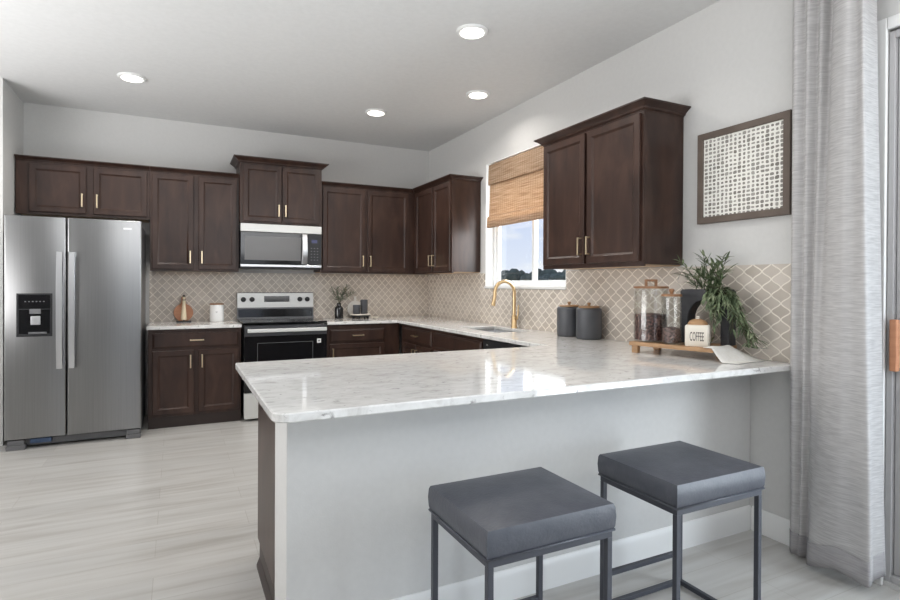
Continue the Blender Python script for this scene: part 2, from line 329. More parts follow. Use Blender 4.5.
def slab_holes(outer, holes, z0, z1, to3=lambda a, b, z: (a, b, z), c=0.):
    """flat slab with holes; c = width of the eased edges"""
    mb = MB(); loops = [outer]+holes
    lv = ((z0, 0.), (z1, 0.)) if not c else ((z0, c), (z0+c, 0.), (z1-c, 0.), (z1, c))
    for k, lp in enumerate(loops):
        rings = [[to3(a, b, z) for a, b in (offset_loop(lp, d if k == 0 else -d) if d else lp)] for z, d in lv]
        mb.loft(rings, cap=False)
    for z, d in (lv[0], lv[-1]):
        bm = bmesh.new()
        for k, lp in enumerate(loops):
            vs = [bm.verts.new((a, b, 0)) for a, b in (offset_loop(lp, d if k == 0 else -d) if d else lp)]
            for i in range(len(vs)): bm.edges.new((vs[i], vs[(i+1) % len(vs)]))
        bmesh.ops.triangle_fill(bm, use_beauty=True, use_dissolve=False, edges=bm.edges[:])
        bm.verts.index_update(); mb.add([to3(v.co.x, v.co.y, z) for v in bm.verts], [[v.index for v in f.verts] for f in bm.faces]); bm.free()
    mb.weld = True; return mb
def thing(name, label, cat, loc=(0, 0, 0), rz=0, group=None):
    o = bpy.data.objects.new(name, None); COL.objects.link(o); o.location = loc; o.rotation_euler = (0, 0, rz)
    o.empty_display_size = .1; o['label'] = label; o['category'] = cat
    if group: o['group'] = group
    return o
def tag(o, label, cat, group=None):
    o['label'] = label; o['category'] = cat
    if group: o['group'] = group
    return o
def struct(o):
    o['kind'] = 'structure'; return o
def copy_tree(o, parent=None):
    c = o.copy(); COL.objects.link(c)
    if parent: c.parent = parent
    for ch in list(o.children): copy_tree(ch, c)
    return c
RZ_RIGHT = -PI/2                       # local -Y (front) turned to face -X, local +X runs towards the camera

# ------------------------------------------------------------------ room shell
CEIL = 2.9125
struct(MB().box(-7.6, .15, -10.15, .15, -.12, 0).build('floor', M['floor']))
struct(MB().box(-7.6, .15, -10.15, .15, CEIL, CEIL+.12).build('ceiling', M['ceiling']))
struct(MB().box(-4.1, .15, 0, .15, 0, CEIL).build('wall_back', M['wall']))
wy0, wy1, wz0, wz1 = -2.66, -1.385, 1.262, 2.49
struct(slab_holes([(0.0, 0), (-10.15, 0), (-10.15, CEIL), (0.0, CEIL)],
                  [[(wy1, wz0), (wy0, wz0), (wy0, wz1), (wy1, wz1)], [(-4.84, .02), (-7.3, .02), (-7.3, 2.41), (-4.84, 2.41)]],
                  0, .15, lambda a, b, z: (z, a, b)).build('wall_right', M['wall']))
struct(MB().box(-4.1, -3.985, -.66, 0, 0, CEIL).build('wall_left', M['wall']))
struct(MB().box(-7.6, -4.1, -.66, -.54, 0, CEIL).build('wall_return', M['wall']))
struct(slab_holes([(-.54, 0), (-10.15, 0), (-10.15, CEIL), (-.54, CEIL)], [], -7.6, -7.5, lambda a, b, z: (z, a, b)).build('wall_side', M['wall']))
struct(slab_holes([(-7.6, 0), (.0, 0), (.0, CEIL), (-7.6, CEIL)], [[(-3.2, .4), (-.6, .4), (-.6, 2.6), (-3.2, 2.6)]], -10.15, -10.0, lambda a, b, z: (a, z, b)).build('wall_rear', M['rear_wall']))
# breakfast-bar knee wall
struct(MB().box(-2.418, -.001, -4.22, -3.975, 0, .8835).build('wall_peninsula', M['wall'], bevel=.004))
b = MB(); b.box(-2.432, -.001, -4.236, -3.975, .845, .8835); struct(b.build('trim_1', M['white'], bevel=.006))
def baseboard(name, pts):
    """pts: path in plan, board grows to the left of it; profile with an eased top"""
    prof = [(0, 0), (.014, 0), (.014, .098), (.010, .112), (.004, .124), (0, .126)]
    mb = MB(); P2 = [Vector(p) for p in pts]; rings = []
    for i, p in enumerate(P2):
        d1 = (P2[i]-P2[i-1]).normalized() if i else (P2[1]-P2[0]).normalized()
        d2 = (P2[i+1]-P2[i]).normalized() if i < len(P2)-1 else d1
        n1 = Vector((-d1.y, d1.x)); n2 = Vector((-d2.y, d2.x)); nn = (n1+n2).normalized(); k = 1/max(nn.dot(n1), .3)
        rings.append([(p.x+nn.x*k*a, p.y+nn.y*k*a, z) for a, z in prof])
    return struct(mb.loft(rings).build(name, M['white'], smooth=30))
baseboard('baseboard_peninsula', [(-.001, -4.2205), (-2.418, -4.2205)][::1])
baseboard('baseboard_right', [(-.0005, -4.80), (-.0005, -4.236)])
# tiled backsplashes
struct(MB().box(-2.99, -.011, -.010, -.0005, .9145, 1.4085).build('backsplash_back', M['tile_x']))
struct(slab_holes([(-.001, .9145), (-4.457, .9145), (-4.457, 1.410), (-.001, 1.410)], [], -.010, -.0005, lambda a, b, z: (z, a, b)).build('backsplash_right', M['tile_y'])) if False else None
struct(slab_holes([(-.001, .9145), (-4.457, .9145), (-4.457, 1.410), (wy0-.005, 1.410), (wy0-.005, wz0-.004), (wy1+.005, wz0-.004), (wy1+.005, 1.410), (-.001, 1.410)], [], -.010, -.0005,
                  lambda a, b, z: (z, a, b)).build('backsplash_right', M['tile_y']))

# kitchen window (slider sash set deep in a white reveal)
win = thing('window_1', '', ''); del win['label']; del win['category']; struct(win)
b = MB(); t = .012
b.box(-.004, .15, wy1-t, wy1, wz0, wz1); b.box(-.004, .15, wy0, wy0+t, wz0, wz1); b.box(-.004, .15, wy0, wy1, wz1-t, wz1); b.box(-.016, .15, wy0-.004, wy1+.004, wz0-.001, wz0+.022)
b.build('jamb', M['white'], win, bevel=.003)
b = MB(); fo = .035; X0, X1 = .085, .135
def ring_frame(mb, y0, y1, z0, z1, wd, x0, x1):
    mb.box(x0, x1, y0, y0+wd, z0, z1); mb.box(x0, x1, y1-wd, y1, z0, z1); mb.box(x0, x1, y0+wd, y1-wd, z0, z0+wd); mb.box(x0, x1, y0+wd, y1-wd, z1-wd, z1)
ring_frame(b, wy0+t, wy1-t, wz0+.022, wz1-t, fo, X0, .145); b.build('window_frame', M['vinyl'], win, bevel=.003)
ym = -2.085
for y0, y1, x0, x1 in ((ym-.005, wy1-t-fo, .10, .13), (wy0+t+fo, ym+.03, .088, .112)):
    b = MB(); ring_frame(b, y0, y1, wz0+.022+.02, wz1-t-fo+.01, .034, x0, x1); s = b.build('sash', M['vinyl'], win, bevel=.003)
    MB().box((x0+x1)/2-.002, (x0+x1)/2+.002, y0+.03, y1-.03, wz0+.07, wz1-.07).build('pane', M['glass'], s)

# sliding patio door
door = thing('door_1', '', ''); del door['label']; del door['category']; struct(door)
b = MB(); b.box(-.016, .0, -4.845, -4.797, 0.0, 2.457); b.box(-.016, .0, -7.36, -4.845, 2.405, 2.457); b.box(-.016, 0, -7.36, -7.30, 0, 2.405)
b.build('casing', M['white'], door, bevel=.005)
b = MB(); b.box(.01, .11, -4.866, -4.842, .02, 2.40); b.box(.01, .11, -7.298, -7.27, .02, 2.40); b.box(.01, .11, -7.27, -4.866, 2.368, 2.40); b.box(.01, .11, -7.27, -4.866, .02, .05)
b.build('frame', M['door_vinyl'], door, bevel=.003)
b = MB(); ring_frame(b, -6.12, -4.868, .052, 2.366, .042, .03, .065); so = b.build('sash', M['door_vinyl'], door, bevel=.003)
b = MB(); ring_frame(b, -6.078, -4.910, .094, 2.324, .008, .028, .067); b.build('gasket', M['rubber'], so)
MB().box(.045, .049, -6.07, -4.918, .10, 2.316).build('pane', M['glass'], so)
b = MB(); ring_frame(b, -7.268, -6.09, .052, 2.366, .042, .070, .10); s2 = b.build('sash', M['door_vinyl'], door, bevel=.003)
MB().box(.084, .088, -7.23, -6.13, .09, 2.33).build('pane', M['glass'], s2)
h = MB().box(-.012, .016, -4.890, -4.862, .935, 1.157).build('handle', M['copper_wood'], door, bevel=.004)
MB().box(.0165, .029, -4.892, -4.872, .95, 1.14).build('handle_mount', M['ivory'], h)
MB().box(.008, .029, -4.870, -4.858, .985, 1.0).build('latch', M['black'], h)

# outdoors
struct(MB().box(.16, 200, -120, 200, -.25, -.15).build('lawn_ground', M['lawn']))
struct(MB().box(.16, 3.0, -9.5, -3.0, -.149, -.01).build('patio_slab', M['concrete'], bevel=.01))
struct(MB().box(.16, 3.0, -9.5, -3.0, 2.68, 2.85).build('patio_roof', M['ceiling']))
random.seed(5)
b = MB()
for k in range(260):
    y = -60 + k*.85 + random.uniform(-.8, .8); x = 62 + random.uniform(-4, 6); hgt = random.uniform(2.8, 4.9); r = random.uniform(1.2, 2.4); bm = bmesh.new()
    bmesh.ops.create_icosphere(bm, subdivisions=2, radius=1)
    ph = random.random()*9
    for v in bm.verts:
        q = 1+.18*math.sin(v.co.x*5+ph)*math.cos(v.co.z*6+ph)+random.uniform(-.1, .1); v.co = Vector((x+v.co.x*r*q, y+v.co.y*r*q, -.2+hgt/2+v.co.z*hgt/2*q))
    bm.verts.index_update(); b.add([v.co for v in bm.verts], [[v.index for v in f.verts] for f in bm.faces]); bm.free()
o = b.build('treeline', M['tree'], smooth=True); o['kind'] = 'stuff'; o['label'] = 'dark green line of distant trees beyond the kitchen window'; o['category'] = 'trees'

# ------------------------------------------------------------------ recessed ceiling lights
def can_light(x, y, label, dim=1.):
    r = thing('ceiling_light', label, 'ceiling light', (x, y, CEIL), 0, 'recessed ceiling lights')
    MB().lathe([(.072, -.006), (.074, -.014), (.090, -.016), (.100, -.008), (.101, -.0005)], n=40).build('trim_ring', M['white'], r, smooth=40)
    MB().lathe([(.0735, -.0165), (.060, -.0172), (.03, -.0176)], n=40).build('diffuser', M['lamp'], r, smooth=40)
    l = bpy.data.lights.new('can_lamp', 'AREA'); l.shape = 'DISK'; l.size = .14; l.energy = CAN_WATTS*dim; l.color = (1, .955, .90); l.spread = math.radians(150)
    lo = bpy.data.objects.new('can_lamp', l); COL.objects.link(lo); lo.location = (x, y, CEIL-.022)
    return r
can_light(-3.069, -1.147, 'round white ceiling light above the refrigerator')
can_light(-1.078, -1.181, 'round white ceiling light out from the corner cabinets, near the back wall')
can_light(-1.07, -3.047, 'round white ceiling light nearest the camera, above the kitchen side of the peninsula')
can_light(-.466, -2.047, 'round white ceiling light above the sink, nearest the window wall', .45)

# ------------------------------------------------------------------ cabinet kit (local: x width, front faces -Y, back at y = 0)
def panel_door(x0, x1, z0, z1, yf, rail=.043, t=.019):
    """five-piece door: flat frame, bead, recessed flat panel"""
    def R(i, y): return [(x0+i, y, z0+i), (x1-i, y, z0+i), (x1-i, y, z1-i), (x0+i, y, z1-i)]
    return MB().loft([R(0, yf+t), R(0, yf+.003), R(.003, yf), R(rail, yf), R(rail+.003, yf+.003), R(rail+.014, yf+.010)])
def slab_front(x0, x1, z0, z1, yf, t=.019):
    def R(i, y): return [(x0+i, y, z0+i), (x1-i, y, z0+i), (x1-i, y, z1-i), (x0+i, y, z1-i)]
    return MB().loft([R(0, yf+t), R(0, yf+.009), R(.004, yf+.006), R(.008, yf+.005), R(.016, yf)])
def pull(parent, x, z, yf, vert=True, L=.118):
    b = MB(); a = L/2; wd = .0055
    if vert:
        b.box(x-wd, x+wd, yf-.032, yf-.021, z-a, z+a); b.box(x-wd, x+wd, yf-.022, yf+.001, z-a, z-a+.011); b.box(x-wd, x+wd, yf-.022, yf+.001, z+a-.011, z+a)
    else:
        b.box(x-a, x+a, yf-.032, yf-.021, z-wd, z+wd); b.box(x-a, x-a+.011, yf-.022, yf+.001, z-wd, z+wd); b.box(x+a-.011, x+a, yf-.022, yf+.001, z-wd, z+wd)
    return b.build('handle', M['pull'], parent, bevel=.0015)
def crown(parent, path, prof, name='crown_molding', m0=0, m1=0):
    """prof: (out, z) going up; path in plan with the outside on the right-hand side"""
    P2 = [Vector(p) for p in path]; rings = []
    for i, p in enumerate(P2):
        d1 = (P2[i]-P2[i-1]).normalized() if i else (P2[1]-P2[0]).normalized()
        d2 = (P2[i+1]-P2[i]).normalized() if i < len(P2)-1 else d1
        n1 = Vector((d1.y, -d1.x)); n2 = Vector((d2.y, -d2.x)); nn = (n1+n2).normalized(); k = 1/max(nn.dot(n1), .3)
        rings.append([(p.x+nn.x*k*a, p.y+nn.y*k*a, z) for a, z in prof])
    # inner-corner mitres where two runs meet
    d0 = (P2[1]-P2[0]).normalized(); dn = (P2[-1]-P2[-2]).normalized()
    if m0: rings[0] = [(x+d0.x*max(a, 0), y+d0.y*max(a, 0), z) for (x, y, z), (a, _) in zip(rings[0], prof)]
    if m1: rings[-1] = [(x-dn.x*max(a, 0), y-dn.y*max(a, 0), z) for (x, y, z), (a, _) in zip(rings[-1], prof)]
    return MB().loft(rings).build(name, M['wood'], parent, smooth=25)
def crown_prof(z0, z1, out, back=-.02):
    h = z1-z0
    return [(back, z0), (.004, z0), (.004, z0+.10*h), (.012*out/.05, z0+.18*h), (.30*out, z0+.36*h), (.62*out, z0+.62*h), (.88*out, z0+.78*h), (.92*out, z0+.86*h), (out, z0+.86*h), (out, z1), (back, z1)]
def upper(label, loc, rz, W, z0, zt, zc, depth, doors, path, out=.05, doorz=None, m0=0, m1=0):
    """W width; z0 underside; zt top of the box; zc top of the crown; doors = [(x0, x1, hinge)]; path = crown path"""
    r = thing('upper_cabinet', label, 'cabinet', (loc[0], loc[1], z0), rz)
    H = zt-z0; yf = -depth
    b = MB(); b.box(.0, W, yf+.019, -.0015, .012, H); b.box(0, W, yf, yf+.019, 0, H); b.build('carcass', M['wood'], r, bevel=.0015)
    MB().box(.018, W-.018, yf+.020, -.002, .004, .0118).build('underside', M['birch'], r)
    dz0, dz1 = (doorz[0]-z0, doorz[1]-z0)
    for x0, x1, hd in doors:
        d = panel_door(x0, x1, dz0, dz1, yf-.020).build('door', M['wood'], r)
        pull(d, x0+.028 if hd == 'l' else x1-.028, dz0+.115, yf-.020)
    crown(r, path, crown_prof(zt-.012-z0, zc-z0, out), m0=m0, m1=m1)
    return r
UZ = 1.411
# left wall run (fridge cabinet and its neighbour)
upper('wide short two-door espresso cabinet directly above the steel refrigerator', (-3.975, 0), 0, .999, 1.882, 2.343, 2.372, .325, [(.095, .505, 'r'), (.560, .977, 'l')],
      [(0, -.325), (.999, -.325)], doorz=(1.905, 2.314))
upper('tall two-door espresso wall cabinet between the refrigerator and the microwave', (-2.974, 0), 0, .772, UZ, 2.343, 2.372, .325, [(.018, .365, 'r'), (.410, .752, 'l')],
      [(0, -.325), (.772, -.325)], doorz=(1.430, 2.314))
upper('raised two-door espresso cabinet directly above the microwave', (-2.198, 0), 0, .800, 1.892, 2.492, 2.540, .385, [(.028, .392, 'r'), (.402, .772, 'l')],
      [(0, -.002), (0, -.385), (.800, -.385), (.800, -.002)], .062, (1.912, 2.470))
upper('two-door espresso wall cabinet just right of the microwave on the back wall', (-1.396, 0), 0, 1.393, UZ, 2.343, 2.372, .325, [(.022, .484, 'r'), (.513, .993, 'l')],
      [(0, -.325), (1.070, -.325)], doorz=(1.430, 2.314), m1=1)
upper('espresso cabinet filling the corner, its brown end panel facing the window', (0, -.3275), RZ_RIGHT, .955, UZ, 2.343, 2.372, .325, [(.070, .525, 'r'), (.547, .936, 'l')],
      [(0, -.325), (.955, -.325), (.955, -.002)], doorz=(1.430, 2.314), m0=1)
upper('near espresso wall cabinet hanging over the charcoal canisters, right of the window', (0, -2.795), RZ_RIGHT, .976, UZ, 2.328, 2.368, .325, [(.022, .474, 'r'), (.502, .958, 'l')],
      [(0, -.002), (0, -.325), (.976, -.325), (.976, -.002)], .054, (1.440, 2.302))

def base(label, loc, rz, W, parts, depth=.60, end_toe=False, H=.883, hollow=False):
    r = thing('base_cabinet', label, 'cabinet', (loc[0], loc[1], 0), rz)
    yf = -depth
    b = MB()
    if hollow: b.box(0, .018, yf+.019, -.0015, .10, H); b.box(W-.018, W, yf+.019, -.0015, .10, H); b.box(.018, W-.018, yf+.019, -.0015, .10, .118); b.box(.018, W-.018, -.012, -.0015, .118, H)
    else: b.box(0, W, yf+.019, -.0015, .10, H)
    b.box(0, W, yf, yf+.019, .10, H); b.build('carcass', M['wood'], r, bevel=.0015)
    MB().box(.0, W, yf+(.065 if end_toe else .012), -.002, 0, .0995).build('toe_kick', M['wood_dark'], r)
    for kind, x0, x1, z0, z1, hd in parts:
        if kind == 'drawer':
            d = slab_front(x0, x1, z0, z1, yf-.020).build('drawer', M['wood'], r); 
            if hd: pull(d, (x0+x1)/2, (z0+z1)/2, yf-.020, False)
        else:
            d = panel_door(x0, x1, z0, z1, yf-.020).build('door', M['wood'], r); pull(d, x0+.028 if hd == 'l' else x1-.028, z1-.10, yf-.020)
    return r
base('espresso base cabinet with one drawer over two doors, between refrigerator and range', (-2.978, -.004), 0, .772,
     [('drawer', .035, .750, .715, .850, 1), ('door', .035, .368, .125, .690, 'r'), ('door', .408, .750, .125, .690, 'l')])
base('espresso base cabinet with a drawer, just right of the range', (-1.390, -.004), 0, .775, [('drawer', .025, .605, .705, .835, 1), ('door', .025, .605, .125, .685, 'l')])
base('espresso drawer base cabinet in the corner under the window wall', (-.004, -.66), RZ_RIGHT, .82, [('drawer', .06, .79, .715, .850, 1), ('door', .06, .415, .125, .690, 'r'), ('door', .435, .79, .125, .690, 'l')])
base('espresso sink base cabinet beneath the window, left of the dishwasher', (-.004, -1.482), RZ_RIGHT, .94, [('drawer', .03, .91, .715, .850, 0), ('door', .03, .465, .125, .690, 'r'), ('door', .475, .91, .125, .690, 'l')], hollow=True)
base('espresso peninsula base cabinet whose dark end panel meets the open floor', (-1.54, -3.972), PI, .870, [('drawer', .03, .84, .715, .850, 1), ('door', .03, .425, .125, .690, 'r'), ('door', .445, .84, .125, .690, 'l')], depth=.545, end_toe=True)
base('espresso peninsula base cabinet beside the dishwasher corner', (-.66, -3.972), PI, .878, [('drawer', .03, .84, .715, .850, 1), ('door', .03, .425, .125, .690, 'r'), ('door', .445, .84, .125, .690, 'l')], depth=.545, end_toe=True)
o = MB().loft([[(-2.411, y, 0), (-2.424, y, 0), (-2.424, y, .012), (-2.411, y, .045)] for y in (-3.972, -3.50)]).build('trim_2', M['wood_dark']); struct(o)

# ------------------------------------------------------------------ worktops
def arc(cx, cy, r, a0, a1, n=8): return [(cx+r*math.cos(a0+(a1-a0)*k/n), cy+r*math.sin(a0+(a1-a0)*k/n)) for k in range(n+1)]
YF, XL, YB = -4.478, -2.500, -3.300
outer = [(-1.398, -.012), (-1.398, -.648), (-.652, -.648), (-.652, YB)] + arc(XL+.012, YB-.012, .012, PI/2, PI, 3) + arc(XL+.055, YF+.055, .055, PI, 1.5*PI) + [(-.003, YF), (-.003, -4.4575), (-.0115, -4.4575), (-.0115, -.012)]
sx0, sx1, sy0, sy1 = -.47, -.12, -2.36, -1.76
hole = [(sx0, sy0), (sx1, sy0), (sx1, sy1), (sx0, sy1)]
tag(slab_holes(outer, [hole], .8845, .9145, c=.004).build('countertop', M['quartz']), 'long U-shaped white quartz countertop running from range past the sink to the breakfast bar', 'countertop')
tag(MB().box(-2.990, -2.204, -.648, -.012, .8845, .9145).build('countertop', M['quartz'], bevel=.004), 'short white quartz countertop between the refrigerator and the range', 'countertop')
# undermount sink
b = MB(); rings = []
for z, ins, in ((.883, -.004), (.70, .008), (.685, .03)):
    rings.append([(sx0+ins, sy0+ins, z), (sx1-ins, sy0+ins, z), (sx1-ins, sy1-ins, z), (sx0+ins, sy1-ins, z)])
for z, ins in ((.680, .03), (.697, .001), (.883, -.012)):
    rings.append([(sx0+ins, sy0+ins, z), (sx1-ins, sy0+ins, z), (sx1-ins, sy1-ins, z), (sx0+ins, sy1-ins, z)])
n_ = 4; vs = [p for r in rings for p in r]; fs = []
for i in range(5):
    if i == 2: continue
    for j in range(4): fs.append((i*4+j, i*4+(j+1) % 4, (i+1)*4+(j+1) % 4, (i+1)*4+j))
fs += [(8, 9, 10, 11), (15, 14, 13, 12)] + [(j, (j+1) % 4, 20+(j+1) % 4, 20+j) for j in range(4)]
sk = thing('sink', 'rectangular steel sink sunk in the countertop below the window', 'sink', (0, 0, 0))
b.add(vs, fs).build('basin', M['steel_light'], sk); MB().lathe([(.001, .003), (.035, .003), (.042, 0)], ((sx0+sx1)/2, (sy0+sy1)/2, .6853), 24).build('drain', M['steel'], sk, smooth=40)
# faucet
fx, fy = -.075, -2.02
fa = thing('faucet', 'tall gooseneck brass faucet behind the sink', 'faucet', (fx, fy, .9147))
MB().lathe([(.027, 0), (.027, .006), (.024, .012), (.0235, .105), (.020, .112), (.016, .115)], n=28).build('base', M['gold'], fa, smooth=40)
path = [(0, 0, .10), (0, 0, .30)] + [(-.1+.1*math.cos(a), 0, .312+.1*math.sin(a)) for a in [k*PI*1.06/16 for k in range(17)]]
path += [(path[-1][0]-.006, 0, path[-1][2]-.02)]
MB().tube(path, .0155, 16).build('spout', M['gold'], fa, smooth=40)
e0 = Vector(path[-1]); MB().tube([e0, e0+Vector((-.006, 0, -.035)), e0+Vector((-.011, 0, -.07)), e0+Vector((-.012, 0, -.075))], [.0155, .0175, .0185, .016], 16).build('spray_head', M['gold'], fa, smooth=40)
b = MB(); b.tube([(.0, -.02, .085), (0, -.052, .085)], .011, 14); b.tube([(0, -.050, .085), (.002, -.058, .12), (.004, -.064, .205)], [.0085, .007, .0055], 12); b.build('lever', M['gold'], fa, smooth=40)

# ------------------------------------------------------------------ refrigerator
fr = thing('refrigerator', 'side-by-side stainless steel refrigerator with ice dispenser and two long handles', 'refrigerator', (-3.472, 0, 0))
b = MB(); b.box(-.450, .450, -.785, -.035, .03, 1.79); b.build('body', M['steel_side'], fr, bevel=.004)
def fridge_door(x0, x1, name):
    b = MB(); rings = []
    n = 10; z0, z1 = .085, 1.812
    prof = [(x0, -.792)] + [(x0+.0, -.845)] + arc(x0+.012, -.853, .012, PI, 1.5*PI, 4) + arc(x1-.012, -.853, .012, 1.5*PI, 2*PI, 4) + [(x1, -.845), (x1, -.792)]
    rings = [[(x, y, z) for x, y in prof] for z in (z0, z1)]
    return b.loft(rings).build(name, M['steel'], fr, smooth=30, bevel=0.002)
dl = fridge_door(-.463, -.068, 'freezer_door'); dr = fridge_door(-.060, .457, 'fridge_door')
for d, x in ((dl, -.105), (dr, -.025)):
    b = MB(); rings = []; z0, z1 = .62, 1.540
    for k in range(17):
        s = k/16; z = z0+(z1-z0)*s; o_ = -.905-.018*math.sin(PI*s)
        rings.append([(x-.023, o_+.012, z), (x-.019, o_, z), (x+.019, o_, z), (x+.023, o_+.012, z), (x+.019, o_+.017, z), (x-.019, o_+.017, z)])
    b.loft(rings); b.box(x-.019, x+.019, -.905, -.864, z0, z0+.035); b.box(x-.019, x+.019, -.905, -.864, z1-.035, z1); b.build('handle', M['steel_light'], d, smooth=30)
# dispenser: bezel with a recessed well
dx0, dx1, dz0, dz1 = -.381, -.160, .880, 1.208
ds = MB().loft([[(dx0+i, y, dz0+i), (dx1-i, y, dz0+i), (dx1-i, y, dz1-i), (dx0+i, y, dz1-i)] for i, y in ((-.004, -.8652), (-.004, -.8675), (.0, -.869), (.005, -.869), (.006, -.867))]).build('dispenser', M['black'], fr)
MB().box(dx0+.010, dx1-.010, -.8705, -.8672, dz1-.115, dz1-.008).build('control_panel', M['black_gloss'], ds)
for k in range(6): MB().box(dx0+.048+k*.0235, dx0+.058+k*.0235, -.8712, -.8706, dz1-.063, dz1-.055).build('button', M['steel_side'], ds)
MB().box(dx0+.012, dx1-.012, -.8700, -.8672, dz0+.018, dz1-.122).build('well', M['black_gloss'], ds)
MB().box(dx0+.080, dx0+.152, -.8800, -.8702, dz1-.155, dz1-.116).build('chute', M['steel_side'], ds, bevel=.003)
MB().box(dx0+.088, dx0+.150, -.8830, -.8702, dz1-.240, dz1-.172).build('paddle', M['steel_light'], ds, bevel=.004)
MB().box(dx0+.075, dx1-.03, -.8900, -.8702, dz0+.018, dz0+.032).build('drip_tray', M['steel_side'], ds, bevel=.002)
MB().box(.325, .385, -.8662, -.8648, 1.738, 1.752).build('badge', M['steel_light'], fr)
b = MB(); b.box(-.40, .37, -.800, -.775, .018, .078); 
for k in range(26): b.box(-.385+k*.029, -.365+k*.029, -.803, -.800, .03, .068)
b.build('grille', M['steel_side'], fr)
for x0, x1 in ((-.452, -.330), (.345, .452)):
    b = MB(); b.box(x0, x1, -.862, -.786, .0, .036); b.box(x0+.008, x1-.008, -.855, -.786, .036, .076); b.build('foot', M['steel_side'], fr, bevel=.004)
MB().box(-.305, -.165, -.846, -.804, .040, .078).build('filter_cap', M['blue_tag'], fr, bevel=.006)

# ------------------------------------------------------------------ microwave
mw = thing('microwave', 'stainless over-range microwave with grey window hanging below the raised cabinet', 'microwave', (-1.800, 0, 1.447))
MB().box(-.394, .394, -.385, -.002, 0, .440).build('body', M['black'], mw, bevel=.003)
MB().box(-.394, .394, -.423, -.386, .362, .440).build('vent_panel', M['panel_silver'], mw, bevel=.004)
MB().box(-.394, .394, -.420, -.386, .016, .040).build('bottom_rail', M['steel_light'], mw, bevel=.003)
md = MB().box(-.394, .232, -.418, -.386, .0425, .360).build('door', M['black_gloss'], mw, bevel=.003)
MB().box(-.358, .184, -.4195, -.4185, .082, .318).build('window', M['mw_glass'], md)
b = MB(); rings = []
for k in range(13):
    s = k/12; z = .048+.306*s; y = -.432-.022*math.sin(PI*s)
    rings.append([(.192, y+.012, z), (.198, y, z), (.244, y, z), (.250, y+.012, z), (.244, y+.018, z), (.198, y+.018, z)])
b.loft(rings); b.box(.214, .244, -.432, -.4185, .050, .075); b.box(.214, .244, -.432, -.4185, .327, .352); b.build('handle', M['steel_light'], md, smooth=30)
cp = MB().box(.254, .394, -.418, -.386, .0425, .360).build('control_panel', M['black'], mw, bevel=.003)
MB().box(.292, .350, -.4195, -.4185, .268, .302).build('display', M['display'], cp)
for r_ in range(5):
    for c_ in range(3): MB().box(.284+c_*.031, .298+c_*.031, -.4195, -.4185, .090+r_*.030, .098+r_*.030).build('key', M['steel_side'], cp)

# ------------------------------------------------------------------ range
rg = thing('range', 'stainless electric range with black glass oven door and four black knobs', 'stove', (-1.800, 0, 0))
b = MB(); b.box(-.380, .380, -.640, -.03, .03, .900); b.build('body', M['steel_side'], rg, bevel=.003)
b = MB(); b.box(-.393, .393, -.675, -.075, .9155, .930); b.build('cooktop', M['black_gloss'], rg, bevel=.004)
for x, y, r_ in ((-.2, -.50, .10), (.2, -.50, .085), (-.2, -.25, .075), (.2, -.25, .09)): MB().lathe([(r_, 0), (r_, .0006), (r_-.004, .0006), (r_-.004, 0)], (x, y, .9302), 40, cap=False).build('burner_ring', M['steel_side'], rg)
bp = MB().loft([[(x, -.072, .93), (x, -.062, 1.042), (x, -.052, 1.198), (x, -.046, 1.203), (x, -.012, 1.203), (x, -.012, .93)] for x in (-.391, .391)]).build('backguard', M['steel_side'], rg)
MB().loft([[(x, -.0665, 1.045), (x, -.0560, 1.196), (x, -.0545, 1.196), (x, -.0640, 1.045)] for x in (-.389, .389)]).build('control_panel', M['panel_silver'], bp)
MB().loft([[(x, -.0745, .945), (x, -.0680, 1.030), (x, -.066, 1.030), (x, -.072, .945)] for x in (-.380, .380)]).build('vent_strip', M['black_gloss'], bp)
MB().loft([[(x, -.0650, 1.103), (x, -.0606, 1.165), (x, -.0590, 1.165), (x, -.063, 1.103)] for x in (-.125, .135)]).build('display', M['black_gloss'], bp)
for x in (-.330, -.245, .245, .325):
    k = MB().lathe([(.026, 0), (.025, .014), (.020, .022), (.012, .024)], n=24)
    k.xf(Matrix.Translation((x, -.0625, 1.130)) @ Matrix.Rotation(math.radians(90), 4, 'X')).build('knob', M['black'], rg, smooth=40)
od = MB().box(-.386, .386, -.690, -.642, .272, .898).build('oven_door', M['black_gloss'], rg, bevel=.004)
MB().box(-.384, .384, -.6945, -.6905, .800, .896).build('top_rail', M['dark_steel'], od, bevel=.0015)
b = MB(); ring_frame(b, -.27, .25, .36, .735, .003, 0, .0015); b.v = [(y, -.6922+x, z) for x, y, z in b.v]; b.build('window_border', M['steel_side'], od)
MB().box(.290, .328, -.6922, -.6905, .716, .757).build('sticker', M['white_ceramic'], od)
MB().box(.300, .318, -.6926, -.6923, .728, .746).build('sticker_mark', M['steel_side'], od)
b = MB(); b.box(-.364, .374, -.752, -.728, .838, .872); b.box(-.345, -.318, -.730, -.695, .845, .866); b.box(.318, .345, -.730, -.695, .845, .866); b.build('handle', M['panel_silver'], od, bevel=.006, seg=3)
MB().box(-.386, .386, -.684, -.642, .025, .266).build('drawer', M['panel_silver'], rg, bevel=.004)
for x in (-.33, .33):
    for y in (-.57, -.10): MB().lathe([(.018, 0), (.018, .03)], (x, y, 0), 12).build('levelling_foot', M['black'], rg)
